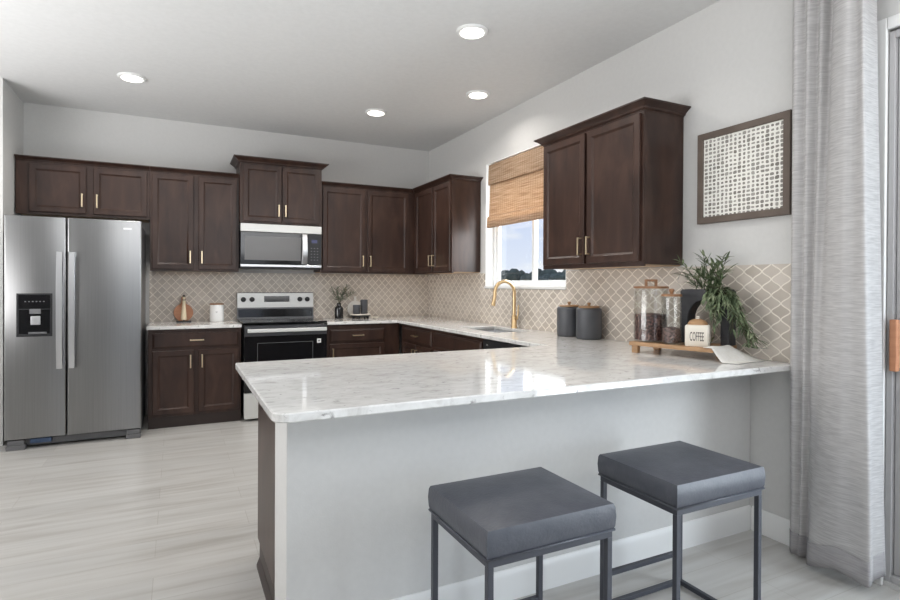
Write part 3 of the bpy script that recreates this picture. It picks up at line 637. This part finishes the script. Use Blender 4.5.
# ------------------------------------------------------------------ dishwasher
dw = thing('dishwasher', 'black dishwasher under the counter between sink base and peninsula', 'dishwasher', (-.004, -2.424, 0), RZ_RIGHT)
MB().box(.004, .596, -.575, -.03, .06, .875).build('tub', M['black'], dw)
MB().box(.004, .596, -.620, -.576, .105, .770).build('door', M['black_gloss'], dw, bevel=.004)
c_ = MB().box(.004, .596, -.620, -.576, .775, .872).build('control_panel', M['black'], dw, bevel=.004)
MB().box(.055, .080, -.6215, -.6205, .830, .842).build('badge', M['steel_light'], c_)
MB().box(.004, .596, -.560, -.50, 0, .10).build('toe_kick', M['black'], dw)
MB().box(-.612, -.585, -3.424, -3.028, 0, .883).build('corner_filler', M['wood']); bpy.data.objects['corner_filler']['label'] = 'espresso filler panel between dishwasher and peninsula cabinets'; bpy.data.objects['corner_filler']['category'] = 'panel'

# ------------------------------------------------------------------ woven roman shade
sh = thing('roman_shade', 'woven bamboo roman shade lowered halfway over the kitchen window', 'window shade', (-.002, -1.462, 2.466))
W_ = 1.180
MB().box(.0, .045, -W_, 0, -.045, -.006).build('headrail', M['shade'], sh)
def shade_sheet(pts, name, th=.006):
    """pts: (x out, z) profile swept along y"""
    b = MB(); n = 24; rows = []
    for side in (0, th):
        for k in range(n+1):
            y = -W_*k/n; rows.append([(x+side, y, z) for x, z in pts])
    m_ = len(pts); vs = [p for r_ in rows for p in r_]; fs = []
    for s_ in (0, n+1):
        for k in range(n):
            for j in range(m_-1): a = (s_+k)*m_+j; fs.append((a, a+1, a+m_+1, a+m_))
    o1 = (n+1)*m_
    for k in range(n):
        for j in (0, m_-1): fs.append((k*m_+j, (k+1)*m_+j, o1+(k+1)*m_+j, o1+k*m_+j))
    for k in (0, n):
        for j in range(m_-1): fs.append((k*m_+j, k*m_+j+1, o1+k*m_+j+1, o1+k*m_+j))
    return b.add(vs, fs).build(name, M['shade'], sh, smooth=30)
shade_sheet([(-.012, -.004), (-.016, -.06), (-.018, -.14), (-.019, -.195), (-.012, -.20)], 'valance')
shade_sheet([(.004, -.05), (.002, -.20), (-.004, -.40), (-.010, -.52)], 'panel')
shade_sheet([(-.012, -.50), (-.028, -.515), (-.034, -.57), (-.034, -.605), (-.026, -.618), (-.014, -.610), (-.012, -.56)], 'bottom_fold', .005)

# ------------------------------------------------------------------ framed art
ar = thing('framed_picture', 'brown framed print of a white brushed grid on the wall by the curtain', 'picture', (0, 0, 0))
b = MB(); fo = .036; y0, y1, z0, z1 = -4.440, -3.895, 1.655, 2.174
def Rr(i, x): return [(x, y0+i, z0+i), (x, y1-i, z0+i), (x, y1-i, z1-i), (x, y0+i, z1-i)]
b.loft([Rr(0, -.0015), Rr(0, -.030), Rr(.002, -.032), Rr(fo-.002, -.032), Rr(fo, -.030), Rr(fo, -.0015)], close=True); b.build('frame', M['brown_frame'], ar)
MB().box(-.020, -.004, y0+fo+.0005, y1-fo-.0005, z0+fo+.0005, z1-fo-.0005).build('canvas', M['canvas'], ar)

# ------------------------------------------------------------------ curtain
cu = thing('curtain', 'floor-length grey linen curtain hanging beside the sliding door', 'curtain', (0, 0, 0))
T = [(-.052, -4.462), (-.092, -4.497), (-.066, -4.532), (-.098, -4.562), (-.066, -4.592), (-.102, -4.625), (-.060, -4.655), (-.14, -4.703), (-.17, -4.764), (-.15, -4.797), (-.17, -4.827), (-.12, -4.824), (-.05, -4.82)]
B = [(-.05, -4.468, .004), (-.09, -4.500, .009), (-.072, -4.524, .006), (-.092, -4.545, .013), (-.068, -4.560, .006), (-.10, -4.584, .008), (-.14, -4.608, .015), (-.15, -4.658, .030), (-.16, -4.735, .055), (-.16, -4.788, .046), (-.16, -4.865, .041), (-.12, -4.867, .06), (-.05, -4.877, .07)]
def cat(pts, m=7):
    out = []; n = len(pts)
    for i in range(n-1):
        p = [Vector(pts[max(0, min(n-1, i+k))]) for k in (-1, 0, 1, 2)]
        for k in range(m):
            t_ = k/m; out.append(.5*((2*p[1])+(p[2]-p[0])*t_+(2*p[0]-5*p[1]+4*p[2]-p[3])*t_*t_+(3*p[1]-p[0]-3*p[2]+p[3])*t_**3))
    out.append(Vector(pts[-1])); return out
TT = cat([(x, y, 2.74) for x, y in T]); BB = cat(B)
def curtain_rows(s0, s1, nr, off):
    rows = []
    for r_ in range(nr+1):
        s = s0+(s1-s0)*r_/nr; k = s**1.15; row = []
        for j, (a, c) in enumerate(zip(TT, BB)):
            p = a.lerp(c, k); p.z = a.z+(c.z-a.z)*s
            p.x += .006*math.sin(s*7+j*.21)*s + off; row.append(p)
        rows.append(row)
    return rows
def sheet(rows, name, m, parent, th=.003):
    nr, nc = len(rows), len(rows[0]); vs = [p for r_ in rows for p in r_]; fs = [(i*nc+j, i*nc+j+1, (i+1)*nc+j+1, (i+1)*nc+j) for i in range(nr-1) for j in range(nc-1)]
    o = MB().add(vs, fs).build(name, m, parent, smooth=True); s = o.modifiers.new('thickness', 'SOLIDIFY'); s.thickness = th; s.offset = 0; return o
sheet(curtain_rows(0, 1, 40, 0), 'drape', M['curtain'], cu)
M['hem'] = noisy('grey_linen_hem', [(.3, (.30, .29, .295)), (.7, (.40, .385, .39))], scale=(16, 16, 230), nscale=1, rough=.9, spec=.1)
hem = sheet(curtain_rows(.962, 1, 3, -.006), 'hem', M['hem'], cu, .002)

# ------------------------------------------------------------------ bar stools
def make_stool():
    r = thing('bar_stool', 'backless stool', 'stool', (0, 0, 0), 0, 'blue-grey counter stools at the breakfast bar')
    Wx, Wy, Hs, tb = .466, .398, .634, .019
    b = MB(); hx, hy = Wx/2-.008, Wy/2-.008
    # cushion: box with soft edges and crowned top
    n = 14; top = []
    for i in range(n+1):
        for j in range(n+1):
            u_, v_ = -1+2*i/n, -1+2*j/n; top.append((hx*u_, hy*v_, Hs-.012+.013*(1-u_**4)*(1-v_**4)))
    vs = top[:]; fs = [(i*(n+1)+j, (i+1)*(n+1)+j, (i+1)*(n+1)+j+1, i*(n+1)+j+1) for i in range(n) for j in range(n)]
    loop = [(i, 0) for i in range(n)]+[(n, j) for j in range(n)]+[(i, n) for i in range(n, 0, -1)]+[(0, j) for j in range(n, 0, -1)]
    idx = [i*(n+1)+j for i, j in loop]; prev = idx
    for z, g in ((Hs-.022, .004), (Hs-.050, .006), (Hs-.080, .004), (Hs-.092, .0)):
        cur = []
        for i, j in loop:
            u_, v_ = -1+2*i/n, -1+2*j/n; cur.append(len(vs)); vs.append((hx*u_+(g*(1 if u_ > 0 else -1) if abs(u_) == 1 else 0), hy*v_+(g*(1 if v_ > 0 else -1) if abs(v_) == 1 else 0), z))
        for k in range(len(loop)): fs.append((prev[k], prev[(k+1) % len(loop)], cur[(k+1) % len(loop)], cur[k]))
        prev = cur
    fs.append(tuple(prev))
    b.add(vs, fs); se = b.build('seat', M['leather'], r, smooth=50)
    e = MB(); z = Hs-.0925
    for (xa, ya), (xb, yb) in (((-hx, -hy), (hx, -hy)), ((hx, -hy), (hx, hy)), ((hx, hy), (-hx, hy)), ((-hx, hy), (-hx, -hy))): e.tube([(xa*1.012, ya*1.014, z), (xb*1.012, yb*1.014, z)], .0035, 8)
    e.build('piping', M['leather'], se, smooth=True)
    zf = Hs-.098; fx_, fy_ = Wx/2-.010, Wy/2-.010
    b = MB(); b.box(-fx_, fx_, -fy_, -fy_+tb, zf-tb, zf); b.box(-fx_, fx_, fy_-tb, fy_, zf-tb, zf); b.box(-fx_, -fx_+tb, -fy_+tb, fy_-tb, zf-tb, zf); b.box(fx_-tb, fx_, -fy_+tb, fy_-tb, zf-tb, zf)
    b.build('seat_frame', M['frame_metal'], r, bevel=.0015)
    for sx in (-1, 1):
        for sy in (-1, 1):
            x0 = sx*fx_-(tb if sx > 0 else 0); y0 = sy*fy_-(tb if sy > 0 else 0)
            MB().box(x0, x0+tb, y0, y0+tb, 0, zf-tb).build('leg', M['frame_metal'], r, bevel=.0015)
    b = MB(); b.box(-fx_+tb, fx_-tb, fy_-tb, fy_, .008, .008+tb); b.build('base_rail', M['frame_metal'], r, bevel=.0015)
    b = MB(); b.box(-fx_+tb, fx_-tb, -fy_, -fy_+tb, .008, .008+tb); b.build('base_rail', M['frame_metal'], r, bevel=.0015)
    for sx in (-1, 1):
        x0 = sx*fx_-(tb if sx > 0 else 0); MB().box(x0, x0+tb, -fy_+tb, fy_-tb, .008, .008+tb).build('base_rail', M['frame_metal'], r, bevel=.0015)
    MB().box(-fx_+tb, fx_-tb, fy_-tb, fy_, .132, .132+tb).build('footrest', M['frame_metal'], r, bevel=.0015)
    return r
s1 = make_stool(); s1.location = (-1.765, -4.655, 0)
s1['label'] = 'blue-grey leather stool at the middle of the bar, farther from the curtain'
s2 = copy_tree(s1); s2.location = (-1.012, -4.632, 0); s2['label'] = 'blue-grey leather stool at the bar nearest the grey curtain'

# ------------------------------------------------------------------ things on the left worktop
TOP = .915
bd = thing('cutting_board', 'round reddish wooden paddle board leaning against the tile behind the cream figurine', 'cutting board', (-2.690, -.018, TOP))
b = MB(); n = 40; pts = []
for k in range(n+1):
    a = PI/2+.32 + (2*PI-.64)*k/n; pts.append((.088*math.cos(a), .088+.088*math.sin(a)))
pts += [(.020, .195), (.018, .245), (.0, .255), (-.018, .245), (-.020, .195)]
b.loft([[(x, y, z) for x, z in pts] for y in (0, -.014)])
b.xf(Matrix.Rotation(math.radians(-7), 4, 'X')).build('board', M['copper_wood'], bd, bevel=.003, loc=(0, -.030, 0))
fg = thing('figurine', 'cream tapered lighthouse figurine with black tip standing on a flat black base', 'figurine', (-2.688, -.125, TOP))
MB().rrect(0, 0, .135, .060, [(0, 0), (.010, 0), (.012, .002)], .01).build('base', M['black'], fg, smooth=30)
MB().lathe([(.008, .012), (.008, .022)], n=12).build('peg', M['black'], fg, smooth=40)
MB().lathe([(.026, .0225), (.0275, .03), (.019, .12), (.015, .205), (.0155, .210), (.0155, .214)], n=28).build('tower', M['ivory'], fg, smooth=40)
MB().lathe([(.019, .2143), (.019, .2203), (.012, .2205)], n=24).build('gallery', M['black'], fg, smooth=40)
MB().lathe([(.0115, .2207), (.0115, .248)], n=20).build('lantern', M['ivory'], fg, smooth=40)
MB().lathe([(.014, .2482), (.012, .256), (.004, .268), (.001, .270)], n=20).build('cap', M['black'], fg, smooth=40)
wc = thing('canister', 'round white ceramic canister with thin wood lid, standing left of the range', 'canister', (-2.390, -.150, TOP))
b = MB(); b.lathe([(.060, 0), (.064, .004), (.066, .012), (.066, .166), (.065, .168)], n=36).build('body', M['white_ceramic'], wc, smooth=40)
MB().lathe([(.067, .1683), (.068, .171), (.068, .178), (.065, .181)], n=36).build('lid', M['walnut'], wc, smooth=40)
b = MB()
for z, wd in ((.098, .30), (.090, .22)):
    for k in range(8):
        a0 = -PI/2-.10-wd/2+wd*k/8; a1 = a0+wd/8
        b.add([(.0664*math.cos(a), .0664*math.sin(a), zz) for zz in (z, z+.003) for a in (a0, a1)], [(0, 1, 3, 2)])
b.build('label_mark', M['steel_side'], wc)

# ------------------------------------------------------------------ things right of the range
random.seed(3)
def leaf(mb, base, d, L, Wd, bend=.25, up=Vector((0, 0, 1))):
    """a narrow folded blade with thickness-free edges joined as a closed two-sided leaf"""
    d = d.normalized(); side = d.cross(up)
    if side.length < .05: side = d.cross(Vector((1, 0, 0)))
    side.normalize(); nrm = side.cross(d).normalized(); vs = []; prof = ((0, .15), (.22, .8), (.5, 1), (.78, .65), (1, .04))
    for s, wv in prof:
        c = base+d*L*s-nrm*bend*L*s*s; vs += [c-side*Wd*wv/2+nrm*Wd*.12*wv, c-nrm*.0006, c+side*Wd*wv/2+nrm*Wd*.12*wv]
    fs = []
    for i in range(len(prof)-1):
        for j in range(2): a = i*3+j; fs.append((a, a+1, a+4, a+3))
    mb.add(vs, fs)
va = thing('bud_vase', 'small black bottle vase of grey-green sprigs beside the range', 'vase', (-1.150, -.160, TOP))
MB().lathe([(.038, 0), (.046, .006), (.047, .10), (.043, .125), (.024, .140), (.021, .160), (.025, .172), (.020, .172), (.017, .150)], n=32).build('bottle', M['black_gloss'], va, smooth=40)
b = MB(); st = MB()
for k in range(11):
    a = random.uniform(0, 2*PI); tilt = random.uniform(.08, .75); L = random.uniform(.13, .22)
    d = Vector((math.cos(a)*tilt+.25, math.sin(a)*tilt*.45, 1)).normalized(); p = Vector((0, 0, .165)); pts = [p]
    for q in range(5): d = (d+Vector((d.x*.10, d.y*.05, -.06))).normalized(); pts.append(pts[-1]+d*L/5)
    st.tube(pts, .0016, 5)
    for q in range(1, 6):
        for s in (-1, 1):
            dd = (d*.6+Vector((random.uniform(-1, 1), random.uniform(-.6, .4), random.uniform(-.1, .6)))).normalized(); leaf(b, pts[q], dd, random.uniform(.045, .075), random.uniform(.012, .018))
st.build('sprig_stem', M['stem'], va); b.build('foliage', M['leaf_grey'], va)
tr = thing('pedestal_tray', 'low round black pedestal tray with pale top holding two dark cups', 'tray', (-.915, -.190, TOP))
b = MB(); b.lathe([(.085, .018), (.105, .026), (.112, .038), (.110, .040)], n=36); b.build('dish', M['black'], tr, smooth=30)
for a in (.6, 2.4, 4.2, 5.6): MB().lathe([(.012, 0), (.015, .0215)], (.085*math.cos(a), .085*math.sin(a), 0), 12).build('foot', M['black'], tr, smooth=40)
MB().lathe([(.114, .0403), (.114, .047), (.112, .049)], n=36).build('top', M['cream'], tr, smooth=30)
for x, y, h, lb in ((-.962, -.200, .100, 'short dark ribbed cup on the black pedestal tray'), (-.872, -.185, .158, 'tall dark ribbed cup on the black pedestal tray')):
    c = thing('ribbed_cup', lb, 'cup', (x, y, TOP+.0493), 0, 'dark cups on the tray'); b = MB(); rings = []
    nn = 64
    for r_, z in ((.034, 0), (.038, .004), (.040, h), (.037, h), (.035, .012)):
        rings.append([((r_+(.0012*math.cos(16*2*PI*k/nn) if .003 < z else 0))*math.cos(2*PI*k/nn), (r_+(.0012*math.cos(16*2*PI*k/nn) if .003 < z else 0))*math.sin(2*PI*k/nn), z) for k in range(nn)])
    b.loft(rings).build('cup', M['charcoal'], c, smooth=60)
pl = thing('pale_board', 'pale round board leaning on the tile behind the dark cups', 'cutting board', (-.930, -.014, TOP))
b = MB(); b.lathe([(.092, 0), (.094, .003), (.094, .011), (.092, .014)], n=44); b.xf(Matrix.Translation((0, -.024, .098)) @ Matrix.Rotation(math.radians(83), 4, 'X')); b.build('disc', M['linen_white'], pl, smooth=40)
b = MB(); b.box(-.016, .016, -.007, .007, 0, .055); b.xf(Matrix.Translation((0, -.0195, .188)) @ Matrix.Rotation(math.radians(-7), 4, 'X')); b.build('handle', M['linen_white'], pl, bevel=.006)
sr = thing('spoon_rest', 'small cream spoon rest on the counter beside the black tray', 'spoon rest', (-.745, -.20, TOP), math.radians(-8))
b = MB(); b.lathe([(.020, 0), (.034, .006), (.038, .014), (.035, .014), (.022, .008), (.001, .006)], n=28); b.build('bowl', M['cream'], sr, smooth=40)
MB().rrect(-.072, 0, .085, .020, [(.006, .002), (.008, 0), (.012, 0), (.014, .003)], .009).build('handle', M['cream'], sr, smooth=40)

# ------------------------------------------------------------------ charcoal canisters by the window
def charcoal(x, y, label):
    r = thing('storage_canister', label, 'canister', (x, y, TOP), 0, 'charcoal canisters under the near cabinet')
    MB().lathe([(.078, 0), (.086, .003), (.090, .012), (.090, .200), (.088, .212), (.080, .219), (.074, .220)], n=44).build('body', M['charcoal'], r, smooth=40)
    lid = MB().lathe([(.071, .2203), (.074, .223), (.074, .231), (.070, .2335)], n=40).build('lid', M['oak'], r, smooth=40)
    MB().lathe([(.010, .2337), (.009, .240), (.014, .248), (.013, .256), (.006, .259)], n=20).build('knob', M['oak'], lid, smooth=40)
charcoal(-.115, -2.835, 'charcoal metal canister with wood lid, the one nearer the brass faucet')
charcoal(-.118, -3.060, 'charcoal metal canister with wood lid, the one nearer the glass jars')

# ------------------------------------------------------------------ riser with jars, planter and coffee canister
RX, RY, RA = -.440, -3.780, math.atan2(.242, .970)          # front-left corner and turn of the riser
RZr = -PI/2 + RA                                            # local +X runs along the front edge towards the camera, local +Y towards the wall
ri = thing('serving_riser', 'low oak serving riser on short legs holding the jars and planter', 'riser', (RX, RY, TOP), RZr)
MB().box(0, .475, 0, .285, .042, .064).build('board', M['oak'], ri, bevel=.003)
for x0, y0 in ((.012, .010), (.012, .245), (.425, .150), (.425, .245)): MB().box(x0, x0+.036, y0, y0+.030, 0, .0418).build('leg', M['oak'], ri, bevel=.002)
RT = TOP+.0645
Rm = Matrix.Translation((RX, RY, 0)) @ Matrix.Rotation(RZr, 4, 'Z')
def onr(x, y): p = Rm @ Vector((x, y, 0)); return (p.x, p.y, RT)
def jar(x, y, r, h, fill, label, lidstyle):
    j = thing('glass_jar', label, 'jar', onr(x, y), RZr+PI*.25, 'lidded glass jars on the riser')
    n = 48
    MB().lathe([(r*.3, .0), (r*.93, .0), (r, .006), (r, h-.012), (r*.97, h), (r*.94, h), (r-.004, h-.014), (r-.004, .010), (r*.9, .006), (r*.3, .006)], n=n, cap=True).build('glass_body', M['jar_glass'], j, smooth=40)
    MB().lathe([(r*.3, .0075), (r-.006, .0095), (r-.006, fill*.5), (r-.006, fill), (r*.5, fill+.006), (.002, fill+.010)], n=n).build('coffee_beans', M['beans'], j, smooth=40)
    lid = MB().lathe([(r*.90, h+.0005), (r*1.03, h+.0010), (r*1.04, h+.006), (r*1.03, h+.0125), (r*.9, h+.014)], n=n).build('lid', M['walnut'], j, smooth=40)
    if lidstyle == 'loop':
        b = MB(); b.box(-.034, .034, -.011, .011, h+.040, h+.053); b.box(-.034, -.021, -.011, .011, h+.0142, h+.040); b.box(.021, .034, -.011, .011, h+.0142, h+.040); b.build('lid_handle', M['walnut'], lid, bevel=.002)
    else:
        MB().lathe([(.009, h+.0142), (.009, h+.022), (.014, h+.030), (.014, h+.038), (.008, h+.043)], n=20).build('knob', M['walnut'], lid, smooth=40)
jar(.070, .112, .093, .300, .152, 'large glass jar half full of coffee beans with looped wood handle', 'loop')
jar(.222, .060, .052, .258, .085, 'small narrow glass jar of coffee beans with knobbed wood lid', 'knob')
# coffee canister
cf = thing('coffee_canister', 'cream square canister lettered COFFEE with domed wood lid', 'canister', onr(.362, .072), math.radians(-56))
MB().rrect(0, 0, .118, .095, [(0, .003), (.004, 0), (.100, 0), (.108, .002), (.112, .008)], .014).build('body', M['cream'], cf, smooth=40)
lid = MB().rrect(0, 0, .100, .078, [(.1123, .0), (.120, .002), (.132, .010), (.139, .022), (.142, .034)], .036).build('lid', M['oak'], cf, smooth=50)
MB().lathe([(.008, .1422), (.007, .147), (.010, .152), (.005, .157)], n=16).build('knob', M['cream'], lid, smooth=40)
fc = bpy.data.curves.new('lettering', 'FONT'); fc.body = 'COFFEE'; fc.size = .034; fc.align_x = 'CENTER'; fc.extrude = .0003; fc.offset = .0002; fc.space_character = 1.05
fo_ = bpy.data.objects.new('lettering', fc); COL.objects.link(fo_); fo_.parent = cf; fo_.location = (0, -.0480, .030); fo_.rotation_euler = (PI/2, 0, 0); fo_.scale = (.58, 1.9, 1); 
bpy.context.view_layer.update()
tm = bpy.data.meshes.new_from_object(fo_.evaluated_get(bpy.context.evaluated_depsgraph_get())); tm.materials.clear(); tm.materials.append(M['ink'])
lt = bpy.data.objects.new('lettering', tm); COL.objects.link(lt); lt.parent = cf; lt.matrix_local = Matrix.Translation(fo_.location) @ Matrix.Rotation(PI/2, 4, 'X') @ Matrix.Diagonal((.56, 1.95, 1, 1))
bpy.data.objects.remove(fo_); lt.name = 'lettering'
# black arch planter with trailing greenery
ap = thing('arch_planter', 'black arch-shaped planter with trailing narrow-leaved greenery', 'planter', onr(.342, .226), RZr)
Wp, Hp, Tp = .268, .298, .090
out_ = [(-Wp/2, 0), (-Wp/2, Hp-.012), (-Wp/2+.012, Hp), (Wp/2-.012, Hp), (Wp/2, Hp-.012), (Wp/2, 0)]
inn = [(Wp/2-.045, 0), (Wp/2-.045, .13)]
for k in range(1, 16):
    a = k*PI/16; inn.append(((Wp/2-.045)*math.cos(a), .13+.108*math.sin(a)))
inn += [(-Wp/2+.045, .13), (-Wp/2+.045, 0)]
slab_holes(out_+inn, [], -Tp/2, Tp/2, lambda a, c, z: (a, z, c), c=.004).build('arch', M['black_matte'], ap, smooth=25)
random.seed(11)
b = MB(); st = MB(); inv = Matrix.Rotation(-RZr, 4, 'Z') @ Matrix.Translation(-Vector(onr(.342, .226)))
def vine(p0, pts_dir, L, n, leafL=(.045, .075), dens=2):
    p = Vector(p0); pts = [p.copy()]
    for q in range(n):
        s = q/n; d = pts_dir(s); p = p+d.normalized()*L/n; pts.append(p.copy())
    st.tube([tuple(x) for x in pts], .0017, 5)
    for q in range(1, n+1):
        ax = (pts[q]-pts[q-1]).normalized()
        for s in range(dens):
            rv = Vector((random.uniform(-1, 1), random.uniform(-1, .55), random.uniform(-.7, .9)))
            dd = (ax*.75+rv*.75).normalized(); leaf(b, pts[q]-ax*random.uniform(0, L/n), dd, random.uniform(*leafL), random.uniform(.0075, .012), random.uniform(0, .3))
def bez(c, n):
    out = []
    for k in range(n+1):
        t_ = k/n; u_ = 1-t_; out.append(c[0]*u_**3+c[1]*3*u_*u_*t_+c[2]*3*u_*t_*t_+c[3]*t_**3)
    return out
def spray(ctrl, n, leafL=(.040, .072), dens=2, spread=.75):
    pts = bez([Vector(q) for q in ctrl], n); st.tube([tuple(x) for x in pts], .0016, 5)
    for q in range(1, n+1):
        ax = (pts[q]-pts[q-1]).normalized()
        for s_ in range(dens):
            rv = Vector((random.uniform(-1, 1), random.uniform(-1, .5), random.uniform(-.6, .8)))
            leaf(b, pts[q]+(pts[q-1]-pts[q])*random.random(), (ax*.8+rv*spread).normalized(), random.uniform(*leafL), random.uniform(.0085, .0145), random.uniform(0, .3))
rnd = random.uniform
for k in range(17):                                       # upright sprays out of the top
    x0 = rnd(-.10, .09); tx = x0*1.25+rnd(-.07, .07); h_ = rnd(.07, .20)*(1-abs(x0)*2.2)
    spray([(x0, rnd(-.02, .01), Hp-.004), (x0, -.01, Hp+h_*.5), (tx, rnd(-.05, 0), Hp+h_*.85), (tx+(tx-x0)*.6, rnd(-.07, -.01), Hp+h_)], 7)
for k in range(13):                                       # tendrils over the front and right shoulder
    x0 = rnd(.0, .10); x1 = x0+rnd(.02, .085); dz = rnd(.08, .27); yf_ = rnd(-.105, -.055)
    spray([(x0, rnd(-.03, 0), Hp-.002), (x0+.02, yf_*.8, Hp+rnd(.02, .06)), (x1, yf_, Hp-dz*.45), (x1+rnd(-.01, .035), yf_, Hp-dz)], 10)
for k in range(9):                                        # the longest run leans right, down to the counter
    ex = rnd(.215, .300); ez = rnd(-.055, .07); j_ = rnd(-.02, .02)
    spray([(.09+j_, rnd(-.03, 0), Hp-.004), (.17+j_, -.05, Hp+.01), (.185+j_, -.07, .12), (ex, rnd(-.07, -.02), ez)], 13, (.038, .066))
# keep every leaf in front of the tile and above what it lies on
Mw = Matrix.Translation(Vector(onr(.342, .226))) @ Matrix.Rotation(RZr, 4, 'Z'); Mi = Mw.inverted()
for mb in (b, st):
    nv = []
    for p in mb.v:
        q = Mw @ Vector(p); q.x = min(q.x, -.016)
        fl = RT+.004 if (Rm.inverted() @ Vector((q.x, q.y, 0))).x < .70 and (Rm.inverted() @ Vector((q.x, q.y, 0))).y > -.01 else TOP+.003
        q.z = max(q.z, fl); nv.append(tuple(Mi @ q))
    mb.v = nv
st.build('stem', M['stem'], ap, smooth=True); b.build('foliage', M['leaf'], ap)
# white napkin draped off the riser end onto the counter
def rl(x, y, z): p = Rm @ Vector((x, y, 0)); return Vector((p.x, p.y, z))
rows = []
for i in range(25):
    s_ = i/24; row = []
    for j in range(11):
        t_ = j/10
        L_ = rl(.428, -.006, 0).lerp(rl(.600, -.014, 0), s_) + (rl(0, -.020, 0)-rl(0, 0, 0))*math.sin(PI*s_); Rr_ = rl(.474, .176, 0).lerp(rl(.640, .236, 0), s_); p = L_.lerp(Rr_, t_)
        lx = (Rm.inverted() @ Vector((p.x, p.y, 0)))
        dn = min(1, max(0., (lx.x-.480)/(.052+.088*t_)))
        p.z = RT+.003-(RT-TOP)*(dn**.9) + .0035*math.sin(t_*PI*1.5+s_*3)**2*(1-dn)
        row.append(p)
    rows.append(row)
nk = sheet(rows, 'napkin', M['linen_white'], None, .002); tag(nk, 'white cloth napkin sloping off the riser onto the counter', 'napkin')
